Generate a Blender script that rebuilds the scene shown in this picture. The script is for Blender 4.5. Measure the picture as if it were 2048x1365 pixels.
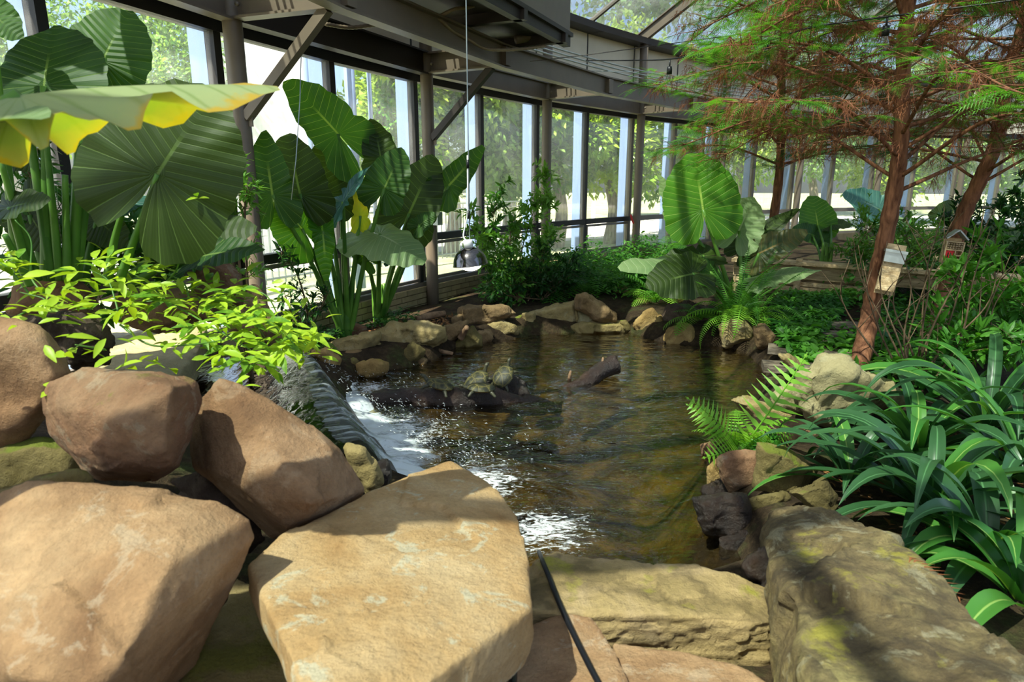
import bpy, bmesh, math, random
import numpy as np
from mathutils import Vector, Matrix, noise

for _o in list(bpy.data.objects):
    bpy.data.objects.remove(_o)
S = bpy.context.scene
COL = S.collection

# ------------------------------------------------------------------ camera
FPX, CAMZ, PITCH = 1300.0, 1.43, math.atan(317.0 / 1300.0)
_cd = bpy.data.cameras.new('camera')
_cd.sensor_width = 36.0
_cd.lens = FPX / 2048.0 * 36.0
_cd.clip_start = 0.02
_cd.clip_end = 400
_cd.dof.use_dof = True
_cd.dof.focus_distance = 5.2
_cd.dof.aperture_fstop = 4.5
cam = bpy.data.objects.new('camera', _cd)
cam.location = (0, 0, CAMZ)
cam.rotation_euler = (math.pi / 2 - PITCH, 0, 0)
COL.objects.link(cam)
S.camera = cam

# ------------------------------------------------------------------ light
SUN_DIR = Vector((-0.36, -0.40, 0.84)).normalized()      # towards the sun
W = bpy.data.worlds.new('sky')
S.world = W
W.use_nodes = True
_nt = W.node_tree
_bg = _nt.nodes['Background']
_sky = _nt.nodes.new('ShaderNodeTexSky')
_sky.sky_type = 'NISHITA'
_sky.sun_disc = False
_sky.sun_elevation = math.asin(SUN_DIR.z)
_sky.sun_rotation = math.atan2(SUN_DIR.x, SUN_DIR.y)
_sky.air_density = 1.0
_sky.dust_density = 3.0
_sky.ozone_density = 1.0
_nt.links.new(_sky.outputs[0], _bg.inputs[0])
_bg.inputs[1].default_value = 0.22
_sd = bpy.data.lights.new('sun', 'SUN')
_sd.energy = 15.0
_sd.angle = math.radians(0.6)
_sd.color = (1.0, 0.87, 0.68)
sun = bpy.data.objects.new('sun', _sd)
sun.rotation_euler = SUN_DIR.to_track_quat('Z', 'Y').to_euler()
sun.location = (-8, -4, 12)
COL.objects.link(sun)
S.view_settings.view_transform = 'Standard'
S.view_settings.look = 'None'
S.view_settings.gamma = 1.0
S.view_settings.use_curve_mapping = False
S.view_settings.exposure = 0.75
S.cycles.max_bounces = 7
S.cycles.diffuse_bounces = 4
S.cycles.glossy_bounces = 3
S.cycles.transparent_max_bounces = 16
S.cycles.transmission_bounces = 6
S.cycles.sample_clamp_indirect = 6.0
S.cycles.caustics_reflective = False
S.cycles.caustics_refractive = False
S.cycles.use_denoising = True
S.cycles.use_adaptive_sampling = True
S.cycles.adaptive_threshold = 0.02

# ------------------------------------------------------------------ picture -> place
_st, _ct = math.sin(PITCH), math.cos(PITCH)
def _ray(px, py):
    u = (px - 1024.0) / FPX
    v = (682.5 - py) / FPX
    return np.array((u, _ct + v * _st, v * _ct - _st))
def at(px, py, Y):
    d = _ray(px, py)
    return np.array((0, 0, CAMZ)) + d * (Y / d[1])
def gz(px, py, z=0.0):
    d = _ray(px, py)
    return np.array((0, 0, CAMZ)) + d * ((z - CAMZ) / d[2])
rng = random.Random(7)
nrg = np.random.default_rng(11)

# ------------------------------------------------------------------ mesh helpers
WL = {}
def wl(o):
    return WL.get(o.name, np.zeros(3)) if o is not None else np.zeros(3)
def mesh_from(name, V, F):
    me = bpy.data.meshes.new(name)
    V = np.asarray(V, dtype=np.float32).reshape(-1, 3)
    if isinstance(F, np.ndarray):
        k = F.shape[1]
        n = F.shape[0]
        me.vertices.add(len(V))
        me.vertices.foreach_set('co', V.ravel())
        me.loops.add(n * k)
        me.loops.foreach_set('vertex_index', F.astype(np.int32).ravel())
        me.polygons.add(n)
        me.polygons.foreach_set('loop_start', np.arange(0, n * k, k, dtype=np.int32))
        me.polygons.foreach_set('loop_total', np.full(n, k, dtype=np.int32))
        me.update(calc_edges=True)
    else:
        me.from_pydata(V.tolist(), [], [tuple(int(i) for i in f) for f in F])
        me.update()
    return me
def smooth_me(me, on=True):
    me.polygons.foreach_set('use_smooth', np.full(len(me.polygons), on))
def link(name, me, mat=None, parent=None, M=None):
    o = bpy.data.objects.new(name, me)
    COL.objects.link(o)
    if mat is not None and me is not None and not me.materials:
        me.materials.append(mat)
    if parent is not None:
        o.parent = parent
    if M is not None:
        o.matrix_local = M
    WL[o.name] = wl(parent)
    return o
def part(name, V, F, mat, parent=None, smooth=True):
    """mesh given in world coordinates, hung under parent"""
    V = np.asarray(V, dtype=float).reshape(-1, 3) - wl(parent)
    me = mesh_from(name, V, F)
    smooth_me(me, smooth)
    return link(name, me, mat, parent)
def thing(name, label, cat, loc=(0, 0, 0), group=None, kind=None):
    o = bpy.data.objects.new(name, None)
    COL.objects.link(o)
    o.empty_display_size = 0.1
    o.location = loc
    WL[o.name] = np.array(loc, dtype=float)
    tag(o, label, cat, group, kind)
    return o
def tag(o, label=None, cat=None, group=None, kind=None):
    if label: o['label'] = label
    if cat: o['category'] = cat
    if group: o['group'] = group
    if kind: o['kind'] = kind
    return o
class G:
    def __init__(s):
        s.v, s.f, s.n = [], [], 0
    def add(s, V, F):
        V = np.asarray(V, dtype=float).reshape(-1, 3)
        s.v.append(V)
        for f in F:
            s.f.append(tuple(int(i) + s.n for i in f))
        s.n += len(V)
        return s
    def build(s, name, mat, parent=None, smooth=True):
        return part(name, np.vstack(s.v), s.f, mat, parent, smooth)
def box(c, sx, sy, sz, X=(1, 0, 0), Z=(0, 0, 1)):
    """box about c, half sizes along X, Y=ZxX, Z"""
    X = np.array(X, float); X /= np.linalg.norm(X)
    Z = np.array(Z, float); Z = Z - X * (Z @ X); Z /= np.linalg.norm(Z)
    Y = np.cross(Z, X)
    c = np.array(c, float)
    V = [c + a * sx * X + b * sy * Y + d * sz * Z for d in (-1, 1) for a, b in ((-1, -1), (1, -1), (1, 1), (-1, 1))]
    F = [(3, 2, 1, 0), (4, 5, 6, 7), (0, 1, 5, 4), (1, 2, 6, 5), (2, 3, 7, 6), (3, 0, 4, 7)]
    return V, F
def bar(a, b, w, h, up=(0, 0, 1)):
    a = np.array(a, float); b = np.array(b, float)
    d = b - a
    return box((a + b) / 2, np.linalg.norm(d) / 2, w / 2, h / 2, d, up)
def ibeam(a, b, w, h, t=0.018, up=(0, 0, 1)):
    a = np.array(a, float); b = np.array(b, float)
    d = b - a; L = np.linalg.norm(d) / 2; c = (a + b) / 2
    up = np.array(up, float)
    g = G()
    u = up - d * (up @ d) / (d @ d); u /= np.linalg.norm(u)
    g.add(*box(c + u * (h / 2 - t / 2), L, w / 2, t / 2, d, up))
    g.add(*box(c - u * (h / 2 - t / 2), L, w / 2, t / 2, d, up))
    g.add(*box(c, L, t / 2, h / 2 - t, d, up))
    return np.vstack(g.v), g.f
def tube(P, R, n=8, caps=True):
    P = np.asarray(P, float)
    m = len(P)
    R = np.full(m, R, float) if np.isscalar(R) else np.asarray(R, float)
    T = np.gradient(P, axis=0)
    T /= np.linalg.norm(T, axis=1)[:, None] + 1e-12
    ref = np.array((0, 0, 1.0)) if abs(T[0][2]) < .9 else np.array((1.0, 0, 0))
    u = np.cross(T[0], ref); u /= np.linalg.norm(u)
    ang = np.linspace(0, 2 * math.pi, n, endpoint=False)
    V = []
    for i in range(m):
        u = u - T[i] * (u @ T[i]); u /= np.linalg.norm(u) + 1e-12
        w = np.cross(T[i], u)
        V.append(P[i] + R[i] * (np.cos(ang)[:, None] * u + np.sin(ang)[:, None] * w))
    V = np.vstack(V)
    F = []
    for i in range(m - 1):
        for j in range(n):
            k = (j + 1) % n
            F.append((i * n + j, i * n + k, (i + 1) * n + k, (i + 1) * n + j))
    if caps:
        F.append(tuple(range(n - 1, -1, -1)))
        F.append(tuple((m - 1) * n + j for j in range(n)))
    return V, F
def bez(P, n=12):
    """smooth curve through points (Catmull-Rom)"""
    P = [np.asarray(p, float) for p in P]
    Q = [2 * P[0] - P[1]] + P + [2 * P[-1] - P[-2]]
    out = []
    for i in range(1, len(Q) - 2):
        for t in np.linspace(0, 1, n, endpoint=False):
            a, b, c, d = Q[i - 1], Q[i], Q[i + 1], Q[i + 2]
            out.append(.5 * ((2 * b) + (c - a) * t + (2 * a - 5 * b + 4 * c - d) * t * t + (3 * b - a - 3 * c + d) * t ** 3))
    out.append(P[-1])
    return np.array(out)
def lathe(prof, n=24, c=(0, 0, 0)):
    V, F = [], []
    for r, z in prof:
        for j in range(n):
            a = 2 * math.pi * j / n
            V.append((c[0] + r * math.cos(a), c[1] + r * math.sin(a), c[2] + z))
    for i in range(len(prof) - 1):
        for j in range(n):
            k = (j + 1) % n
            F.append((i * n + j, i * n + k, (i + 1) * n + k, (i + 1) * n + j))
    return V, F
def scatter(TV, TF, pos, Rm, sc):
    """template (k,3)/(m,q) copied to N places -> V,F arrays. Rm (N,3,3): rows are axes; sc (N,) or (N,3)"""
    TV = np.asarray(TV, float); TF = np.asarray(TF, int)
    N = len(pos)
    sc = np.asarray(sc, float)
    if sc.ndim == 1:
        sc = sc[:, None]
    if sc.shape[1] == 1:
        sc = np.repeat(sc, 3, 1)
    V = np.einsum('nki,nij->nkj', TV[None] * sc[:, None, :], Rm) + np.asarray(pos)[:, None, :]
    F = TF[None] + (np.arange(N) * len(TV))[:, None, None]
    return V.reshape(-1, 3), F.reshape(-1, TF.shape[1])
def unit(a):
    a = np.asarray(a, float)
    return a / (np.linalg.norm(a, axis=-1, keepdims=True) + 1e-12)
def frames(d, up):
    """frames with local y along d and z near up; rows x,y,z"""
    y = unit(d)
    x = unit(np.cross(y, up))
    z = np.cross(x, y)
    return np.stack([x, y, z], axis=1)
def mat4(R3, p, s=1.0):
    M = Matrix.Identity(4)
    for i in range(3):
        for j in range(3):
            M[j][i] = float(R3[i][j] * s)
    for j in range(3):
        M[j][3] = float(p[j])
    return M
# ------------------------------------------------------------------ materials
def hexc(h):
    h = h.lstrip('#')
    c = [int(h[i:i + 2], 16) / 255 for i in (0, 2, 4)]
    return tuple(x / 12.92 if x <= .04045 else ((x + .055) / 1.055) ** 2.4 for x in c) + (1.0,)
class N:
    """tiny node-tree writer"""
    def __init__(s, name):
        s.m = bpy.data.materials.new(name)
        s.m.use_nodes = True
        s.t = s.m.node_tree
        s.t.nodes.clear()
        s.out = s.t.nodes.new('ShaderNodeOutputMaterial')
    def n(s, typ, **kw):
        nd = s.t.nodes.new('ShaderNode' + typ)
        for k, v in kw.items():
            if k.startswith('i_'):
                k = k[2:]
                k = int(k) if k.isdigit() else k.replace('_', ' ')
                if isinstance(v, bpy.types.NodeSocket):
                    s.t.links.new(v, nd.inputs[k])
                else:
                    nd.inputs[k].default_value = v
            else:
                setattr(nd, k, v)
        return nd
    def l(s, a, b):
        s.t.links.new(a, b)
    def noise(s, scale, detail=4, rough=.55, vec=None, dist=0.0):
        nd = s.n('TexNoise')
        nd.inputs['Scale'].default_value = scale
        nd.inputs['Detail'].default_value = detail
        nd.inputs['Roughness'].default_value = rough
        nd.inputs['Distortion'].default_value = dist
        if vec is not None: s.l(vec, nd.inputs['Vector'])
        return nd.outputs[0]
    def ramp(s, fac, stops, interp='LINEAR'):
        nd = s.n('ValToRGB')
        nd.color_ramp.interpolation = interp
        e = nd.color_ramp.elements
        while len(e) < len(stops): e.new(.5)
        for k, (p, c) in enumerate(stops):
            e[k].position = p
            e[k].color = c if isinstance(c, tuple) else (hexc(c) if isinstance(c, str) else (c, c, c, 1))
        s.l(fac, nd.inputs[0])
        return nd.outputs[0]
    def mix(s, f, a, b, blend='MIX'):
        nd = s.n('MixRGB', blend_type=blend)
        for i, x in enumerate((f, a, b)):
            if isinstance(x, bpy.types.NodeSocket): s.l(x, nd.inputs[i])
            else: nd.inputs[i].default_value = (hexc(x) if isinstance(x, str) else x)
        return nd.outputs[0]
    def math(s, op, a, b=0.0, clamp=False):
        nd = s.n('Math', operation=op, use_clamp=clamp)
        for i, x in enumerate((a, b)):
            if isinstance(x, bpy.types.NodeSocket): s.l(x, nd.inputs[i])
            else: nd.inputs[i].default_value = x
        return nd.outputs[0]
    def bump(s, h, strength=.4, dist=.01):
        nd = s.n('Bump')
        nd.inputs['Strength'].default_value = strength
        nd.inputs['Distance'].default_value = dist
        s.l(h, nd.inputs['Height'])
        return nd.outputs[0]
    def coords(s, rnd=True, scale=(1, 1, 1)):
        tc = s.n('TexCoord').outputs['Object']
        mp = s.n('Mapping')
        s.l(tc, mp.inputs[0])
        mp.inputs['Scale'].default_value = scale
        if rnd:
            oi = s.n('ObjectInfo')
            k = s.math('MULTIPLY', oi.outputs['Random'], 37.0)
            cx = s.n('CombineXYZ')
            for i in range(3): s.l(k, cx.inputs[i])
            s.l(cx.outputs[0], mp.inputs['Location'])
        return mp.outputs[0]
    def princ(s, col, rough=.6, normal=None, spec=.4, metal=0.0):
        b = s.n('BsdfPrincipled')
        for k, x in (('Base Color', col), ('Roughness', rough)):
            if isinstance(x, bpy.types.NodeSocket): s.l(x, b.inputs[k])
            else: b.inputs[k].default_value = hexc(x) if isinstance(x, str) else x
        b.inputs['Specular IOR Level'].default_value = spec
        b.inputs['Metallic'].default_value = metal
        if normal is not None: s.l(normal, b.inputs['Normal'])
        return b.outputs[0]
    def done(s, sh):
        s.l(sh, s.out.inputs['Surface'])
        return s.m
def plain(name, col, rough=.5, metal=0.0, spec=.4, var=.12, scale=6, bumps=.0):
    k = N(name)
    c = k.coords()
    n = k.noise(scale, 5, .6, c)
    base = hexc(col)
    lo = tuple(x * (1 - var) for x in base[:3]) + (1,)
    hi = tuple(min(1, x * (1 + var)) for x in base[:3]) + (1,)
    cc = k.ramp(n, [(.3, lo), (.7, hi)])
    nm = k.bump(k.noise(scale * 8, 4, .6, c), bumps, .004) if bumps else None
    return k.done(k.princ(cc, rough, nm, spec, metal))
def rockmat(name, ca, cb, cc, moss=0.0, mosscol='#6f7320', lichen=0.0, lichcol='#b9b79c', wet=0.0, scale=3.0, strata=0.0, dark=.25, bumps=.85, blotch=0.0):
    k = N(name)
    c = k.coords()
    n1 = k.noise(scale, 6, .6, c, .4)
    col = k.ramp(n1, [(.30, ca), (.5, cb), (.70, cc)])
    n2 = k.noise(scale * 4.5, 8, .7, c)
    col = k.mix(k.ramp(n2, [(.42, dark), (.62, 0.0)]), col, k.mix(.55, col, (.05, .035, .02, 1)))
    if strata:
        c2 = k.coords(True, (1, 1, 9))
        n4 = k.noise(4.0, 4, .6, c2, .3)
        col = k.mix(k.ramp(n4, [(.5, 0.0), (.6, strata)]), col, k.mix(.7, col, (.07, .05, .02, 1)))
    if lichen:
        n3 = k.noise(scale * 2.2, 6, .72, c, .6)
        col = k.mix(k.ramp(n3, [(.56, 0.0), (.61, lichen)]), col, lichcol)
    if blotch:
        n6 = k.noise(scale * 1.3, 7, .75, c, .5)
        col = k.mix(k.ramp(n6, [(.50, 0.0), (.57, blotch)]), col, '#332c24')
    if moss:
        g = k.n('NewGeometry')
        sx = k.n('SeparateXYZ'); k.l(g.outputs['Normal'], sx.inputs[0])
        n5 = k.noise(scale * 1.6, 5, .65, c)
        mm = k.math('ADD', k.math('MULTIPLY', sx.outputs[2], .25), n5)
        col = k.mix(k.ramp(mm, [(.97 - .34 * moss, 0.0), (1.06 - .34 * moss, .8)]), col, mosscol)
    grain = k.noise(scale * 30, 5, .75, c)
    col = k.mix(k.ramp(grain, [(.36, .30), (.52, 0.0), (.60, 0.0)]), col, k.mix(.6, col, (.04, .03, .02, 1)))
    h = k.math('ADD', k.math('MULTIPLY', n2, .8), k.math('MULTIPLY', k.noise(scale * 14, 7, .72, c), .4))
    nm = k.bump(h, bumps, .035)
    return k.done(k.princ(col, .85 - .6 * wet, nm, .3 + .3 * wet))
def leafmat(name, cols, trans=.35, rough=.42, tcol=None, var=5.0, veins=None, spec=.35):
    """cols: two greens, dark to light"""
    k = N(name)
    c = k.coords(True)
    n1 = k.noise(var, 3, .6, c)
    col = k.ramp(n1, [(.34, cols[0]), (.66, cols[1])])
    nm = None
    if veins:
        uv = k.n('UVMap').outputs[0]
        sx = k.n('SeparateXYZ'); k.l(uv, sx.inputs[0])
        w = k.math('FRACT', k.math('MULTIPLY', sx.outputs[0], veins[1]))
        d = k.math('ABSOLUTE', k.math('SUBTRACT', w, .5))
        m1 = k.ramp(d, [(0.0, 1.0), (.02, .6), (.045, 0.0)])
        fine = k.math('ABSOLUTE', k.math('SUBTRACT', k.math('FRACT', k.math('MULTIPLY', sx.outputs[0], veins[1] * 5)), .5))
        m3 = k.ramp(fine, [(0.0, .12), (.2, 0.0)])
        m2 = k.ramp(sx.outputs[1], [(.0, 1.0), (.012, .9), (.022, 0.0)])
        mm = k.math('MAXIMUM', k.math('MAXIMUM', m1, m3), m2)
        base = col
        if len(veins) > 2:
            e = k.math('ADD', k.math('MULTIPLY', sx.outputs[2], 1.0), 0.0)
        col = k.mix(k.math('MULTIPLY', mm, .75), col, veins[0])
        hh = k.math('SUBTRACT', k.ramp(d, [(0.0, 0.0), (.5, 1.0)]), k.math('MULTIPLY', mm, .4))
        nm = k.bump(hh, .4, .007)
    b = k.princ(col, rough, nm, spec)
    t = k.n('BsdfTranslucent')
    tc = k.mix(1.0, col, tcol or (1.6, 1.5, .5, 1), 'MULTIPLY')
    k.l(tc, t.inputs[0])
    ms = k.n('MixShader'); ms.inputs[0].default_value = trans
    k.l(b, ms.inputs[1]); k.l(t.outputs[0], ms.inputs[2])
    return k.done(ms.outputs[0])
M = {}
M['steel'] = plain('painted_steel', '#6e6253', .45, 0, .5, .12, 3)
M['steel_dark'] = plain('dark_steel', '#2d2621', .5, 0, .4, .2, 3)
M['frame'] = plain('window_frame', '#1c1a18', .5, 0, .4, .2, 5)
M['bronze'] = plain('bronze_frame', '#6a6154', .45, 0, .5, .15, 5)
M['fin'] = plain('shade_blue_fin', '#687da2', .7, 0, .2, .04, 2)  # bluish shade of the white fins is put into this colour
M['panel'] = plain('clerestory_panel', '#e4dac2', .7, 0, .2, .12, 1.2)
M['galv'] = plain('galvanised', '#9aa3a3', .35, .7, .5, .1, 8)
M['conduit'] = plain('flexible_conduit', '#8b7a64', .5, .2, .4, .2, 20)
M['rust'] = plain('rusty_steel', '#6b3a22', .7, 0, .3, .4, 12)
M['white'] = plain('white_paint', '#e9e9e6', .6, 0, .3, .05, 2)
M['brick'] = plain('cream_brick', '#8d7f5c', .85, 0, .2, .25, 5, .4)
M['mortar'] = plain('mortar', '#5d543f', .9, 0, .2, .2, 8)
M['black'] = plain('black_rubber', '#15161a', .4, 0, .45, .15, 8)
M['liner'] = plain('pond_liner', '#0e0f10', .35, 0, .5, .2, 5)
M['bark_red'] = None
def barkmat(name, a, b, sc=(14, 14, 2.2)):
    k = N(name)
    c = k.coords(True, sc)
    n1 = k.noise(1.6, 6, .65, c, .5)
    col = k.ramp(n1, [(.32, a), (.68, b)])
    return k.done(k.princ(col, .85, k.bump(n1, .8, .02), .2))
M['bark_red'] = barkmat('cypress_bark', '#4a2c1e', '#9a6a4c')
M['bark_grey'] = barkmat('grey_bark', '#5a5148', '#a59a8b')
M['twig'] = barkmat('twig_bark', '#4b3a2b', '#8a7458', (30, 30, 6))
M['wood'] = barkmat('weathered_wood', '#8a7454', '#cdb48a', (3, 3, 20))
M['wood_pale'] = barkmat('pale_wood', '#b49468', '#e2caa0', (3, 20, 20))
M['plank'] = barkmat('path_plank', '#55493b', '#8f8371', (4, 18, 18))
M['drift'] = barkmat('driftwood', '#5c4634', '#a08062', (6, 6, 6))
M['wetlog'] = rockmat('wet_log', '#160c08', '#2c180e', '#442a1a', wet=.9, scale=4, bumps=.8)
M['r_tan'] = rockmat('tan_sandstone', '#8a6645', '#b08a62', '#c9a67c', lichen=.35, lichcol='#cdbb9e', scale=3.2, dark=.35)
M['r_brown'] = rockmat('brown_sandstone', '#6b4a30', '#94704e', '#b5926e', lichen=.2, lichcol='#c4ad8e', scale=2.4, dark=.4)
M['r_red'] = rockmat('red_brown_stone', '#6e4a34', '#8f6a4c', '#ab8a68', moss=.35, lichen=.2, scale=3.2, dark=.4)
M['r_slab'] = rockmat('buff_slab', '#a37a48', '#bf9c6a', '#d0b386', lichen=.6, lichcol='#c6c4aa', scale=3.0, dark=.15)
M['r_pale'] = rockmat('pale_slab', '#857a55', '#a0956c', '#b4aa82', moss=.2, lichen=.2, scale=2.2, dark=.15)
M['r_yellow'] = rockmat('mossy_yellow_stone', '#74673a', '#938250', '#ac9766', moss=.55, mosscol='#7f7d2e', scale=2.4, dark=.25)
M['r_strata'] = rockmat('layered_sandstone', '#94804c', '#b39a69', '#c0a884', moss=.5, mosscol='#9a962f', scale=2.4, strata=.75, dark=.3)
M['r_lichen'] = rockmat('lichened_boulder', '#5a4a32', '#8a7850', '#aa9c62', moss=.48, mosscol='#a39a3a', lichen=.6, lichcol='#a9a180', scale=3.4, dark=1.0, blotch=.45)
M['r_dark'] = rockmat('dark_rough_stone', '#3b3027', '#655346', '#8f7d69', scale=5, dark=.7, bumps=.9)
M['r_moss'] = rockmat('mossy_stone', '#4d4426', '#6e6136', '#8c7d4c', moss=.72, mosscol='#66731c', scale=3)
M['r_wet'] = rockmat('wet_stone', '#0d0805', '#1f130b', '#3a2718', wet=.95, moss=.1, scale=4)
M['r_bank'] = rockmat('bank_stone', '#877548', '#aa9562', '#c0ab7c', moss=.45, mosscol='#8a8934', lichen=.2, scale=4, dark=.35)
M['r_bank2'] = rockmat('brown_bank_stone', '#6f5a38', '#927650', '#ad9168', moss=.4, mosscol='#77752c', scale=4.5, dark=.5)
M['r_gold'] = rockmat('golden_stone', '#80653a', '#a58750', '#bfa26a', moss=.4, mosscol='#94892c', scale=4)
# foliage
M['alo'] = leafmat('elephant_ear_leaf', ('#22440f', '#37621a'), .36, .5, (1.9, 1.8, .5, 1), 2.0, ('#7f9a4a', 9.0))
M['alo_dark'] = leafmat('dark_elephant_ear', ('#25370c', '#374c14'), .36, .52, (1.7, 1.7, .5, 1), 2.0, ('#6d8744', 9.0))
M['alo_lit'] = leafmat('sunlit_elephant_ear', ('#376c15', '#528a1e'), .45, .38, (1.8, 1.7, .5, 1), 2.0, ('#b3cf63', 9.0))  # brighter copy of the leaf green, sunlit look put into the colour
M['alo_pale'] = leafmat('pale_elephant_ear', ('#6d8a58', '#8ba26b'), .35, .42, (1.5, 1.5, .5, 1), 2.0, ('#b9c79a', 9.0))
M['alo_blue'] = leafmat('bluish_elephant_ear', ('#2f5c55', '#4f7f6e'), .3, .33, (1.3, 1.5, .6, 1), 2.0, ('#8fb39a', 9.0))
M['alo_yellow'] = leafmat('yellowing_elephant_ear', ('#a5b832', '#cfc334'), .5, .42, (1.25, 1.1, .35, 1), 4.0, ('#8aa83c', 7.0))
M['alo_brown'] = leafmat('spotted_elephant_ear', ('#2f4a26', '#5a5a30'), .35, .42, (1.5, 1.4, .5, 1), 5.0, ('#9a7f4a', 9.0))
M['stalk'] = leafmat('leaf_stalk', ('#3f6a25', '#6a9638'), .12, .4, None, 3.0)
M['stalk_dark'] = leafmat('dark_leaf_stalk', ('#2f4f22', '#4a6d2e'), .1, .4, None, 3.0)
M['strap'] = leafmat('strap_leaf', ('#244628', '#3a6038'), .22, .33, (1.4, 1.6, .5, 1), 2.0, ('#5a8a58', .0001))
M['strap2'] = leafmat('fresh_strap_leaf', ('#33692a', '#4f8636'), .3, .35, (1.4, 1.4, .5, 1), 2.0, ('#a3c566', .0001))
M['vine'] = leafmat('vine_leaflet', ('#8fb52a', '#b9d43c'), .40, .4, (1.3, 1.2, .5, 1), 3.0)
M['vine_dk'] = leafmat('shaded_vine_leaflet', ('#55841f', '#7aa530'), .40, .4, (1.4, 1.3, .5, 1), 3.0)  # darker copy of the leaflet green, shade put into the colour
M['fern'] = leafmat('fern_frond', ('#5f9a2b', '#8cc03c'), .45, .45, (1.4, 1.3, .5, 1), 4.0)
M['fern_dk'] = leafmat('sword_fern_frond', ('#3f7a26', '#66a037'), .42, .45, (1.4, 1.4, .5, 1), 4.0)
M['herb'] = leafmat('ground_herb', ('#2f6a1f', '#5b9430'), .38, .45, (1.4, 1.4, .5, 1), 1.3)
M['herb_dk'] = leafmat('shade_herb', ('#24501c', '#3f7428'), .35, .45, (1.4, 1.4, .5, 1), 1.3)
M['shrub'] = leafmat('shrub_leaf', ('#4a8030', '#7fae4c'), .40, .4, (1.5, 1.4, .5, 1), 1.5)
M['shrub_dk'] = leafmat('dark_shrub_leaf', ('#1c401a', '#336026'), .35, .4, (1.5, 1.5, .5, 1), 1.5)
M['cyp'] = leafmat('cypress_needle', ('#3c7a2a', '#74ad40'), .45, .5, (1.4, 1.4, .5, 1), 1.5)
M['cyp_dk'] = leafmat('dark_cypress_needle', ('#27562a', '#447a35'), .42, .5, (1.4, 1.4, .5, 1), 1.5)
M['cyp_br'] = leafmat('dry_cypress_needle', ('#6a3a22', '#96603c'), .35, .6, (1.5, 1.1, .5, 1), 2.0)
M['magn'] = leafmat('magnolia_leaf', ('#4c7d25', '#a3bd4a'), .40, .3, (1.6, 1.4, .5, 1), .9)
M['oak'] = leafmat('tree_leaf', ('#4f7f3a', '#8fb062'), .45, .45, (1.5, 1.4, .6, 1), .6)

k = N('yellowing_leaf')
uv = k.n('UVMap').outputs[0]
sx = k.n('SeparateXYZ'); k.l(uv, sx.inputs[0])
e2 = k.n('UVMap', uv_map='Edge').outputs[0]
se = k.n('SeparateXYZ'); k.l(e2, se.inputs[0])
c = k.coords(True)
n1 = k.noise(9.0, 5, .65, c)
em_ = k.math('ADD', se.outputs[0], k.math('MULTIPLY', k.math('SUBTRACT', n1, .5), .55))
d = k.math('ABSOLUTE', k.math('SUBTRACT', k.math('FRACT', k.math('MULTIPLY', sx.outputs[0], 7.0)), .5))
base = k.mix(k.ramp(d, [(0.0, .8), (.05, .5), (.12, 0.0)]), '#b4c48a', '#8aa462')
col = k.mix(k.ramp(em_, [(.93, 0.0), (1.04, .9)]), base, '#d9b03a')
b = k.princ(col, .45, None, .35)
t = k.n('BsdfTranslucent')
k.l(k.mix(1.0, k.mix(k.ramp(em_, [(.7, 0.0), (1.0, .8)]), '#9fb52a', '#dcc022'), (1.0, 1.0, .6, 1), 'MULTIPLY'), t.inputs[0])
ms = k.n('MixShader'); ms.inputs[0].default_value = .52
k.l(b, ms.inputs[1]); k.l(t.outputs[0], ms.inputs[2])
M['alo_old'] = k.done(ms.outputs[0])
# ------------------------------------------------------------------ ground, pond
def pip(P, poly):
    """signed-ish distance: negative inside. P (n,2)"""
    poly = np.asarray(poly, float)
    n = len(poly)
    inside = np.zeros(len(P), bool)
    dmin = np.full(len(P), 1e9)
    for i in range(n):
        a, b = poly[i], poly[(i + 1) % n]
        c = (a[1] > P[:, 1]) != (b[1] > P[:, 1])
        xx = (b[0] - a[0]) * (P[:, 1] - a[1]) / (b[1] - a[1] + 1e-12) + a[0]
        inside ^= c & (P[:, 0] < xx)
        ab = b - a
        t = np.clip(((P - a) @ ab) / (ab @ ab), 0, 1)
        dmin = np.minimum(dmin, np.linalg.norm(P - (a + t[:, None] * ab), axis=1))
    return np.where(inside, -dmin, dmin)
def sst(x, a, b):
    t = np.clip((x - a) / (b - a), 0, 1)
    return t * t * (3 - 2 * t)
WATER, STREAM = -0.15, 0.15
pond = np.array([gz(*p, WATER)[:2] for p in ((690, 765), (700, 752), (780, 735), (850, 720), (905, 692), (975, 682), (1050, 668), (1150, 662),
    (1190, 640), (1250, 638), (1260, 662), (1330, 684), (1440, 690), (1500, 702), (1548, 745), (1545, 800), (1500, 850), (1450, 900), (1445, 960), (1475, 1010),
    (1505, 1080), (1540, 1150), (1300, 1215), (1060, 1215), (930, 1100), (850, 1000), (760, 965), (690, 880))])
pond = np.vstack([pond[:-1], [(-1.0, 3.1), (-1.1, 3.6), (-1.25, 4.6)]])
stream = np.array([gz(*p, STREAM)[:2] for p in ((622, 722), (600, 700), (560, 680), (430, 680), (380, 740), (400, 800), (520, 850), (640, 930), (690, 885))])
def terrain_h(P):
    P = np.asarray(P, float).reshape(-1, 2)
    sd = pip(P, pond)
    ss = pip(P, stream)
    h = np.full(len(P), 0.0)
    d = np.hypot(P[:, 0] + 2.9, (P[:, 1] - 2.0) * .8)
    h += 0.32 * sst(-d, -2.3, -0.9)
    h += 0.05 * sst(P[:, 0], 1.5, 4)
    h = h * sst(ss, 0.0, .3) + (0.08) * (1 - sst(ss, 0.0, .3)) 
    k = sst(sd, -0.45, 0.10)
    bed = -0.66 + 0.10 * np.sin(P[:, 0] * 3 + P[:, 1] * 2)
    return h * k + bed * (1 - k)
def terrain_z(x, y):
    return float(terrain_h(np.array([[x, y]]))[0])
_xs = np.arange(-4.2, 13.0, .075)
_ys = np.arange(-2.5, 19.0, .075)
_X, _Y = np.meshgrid(_xs, _ys)
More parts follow.
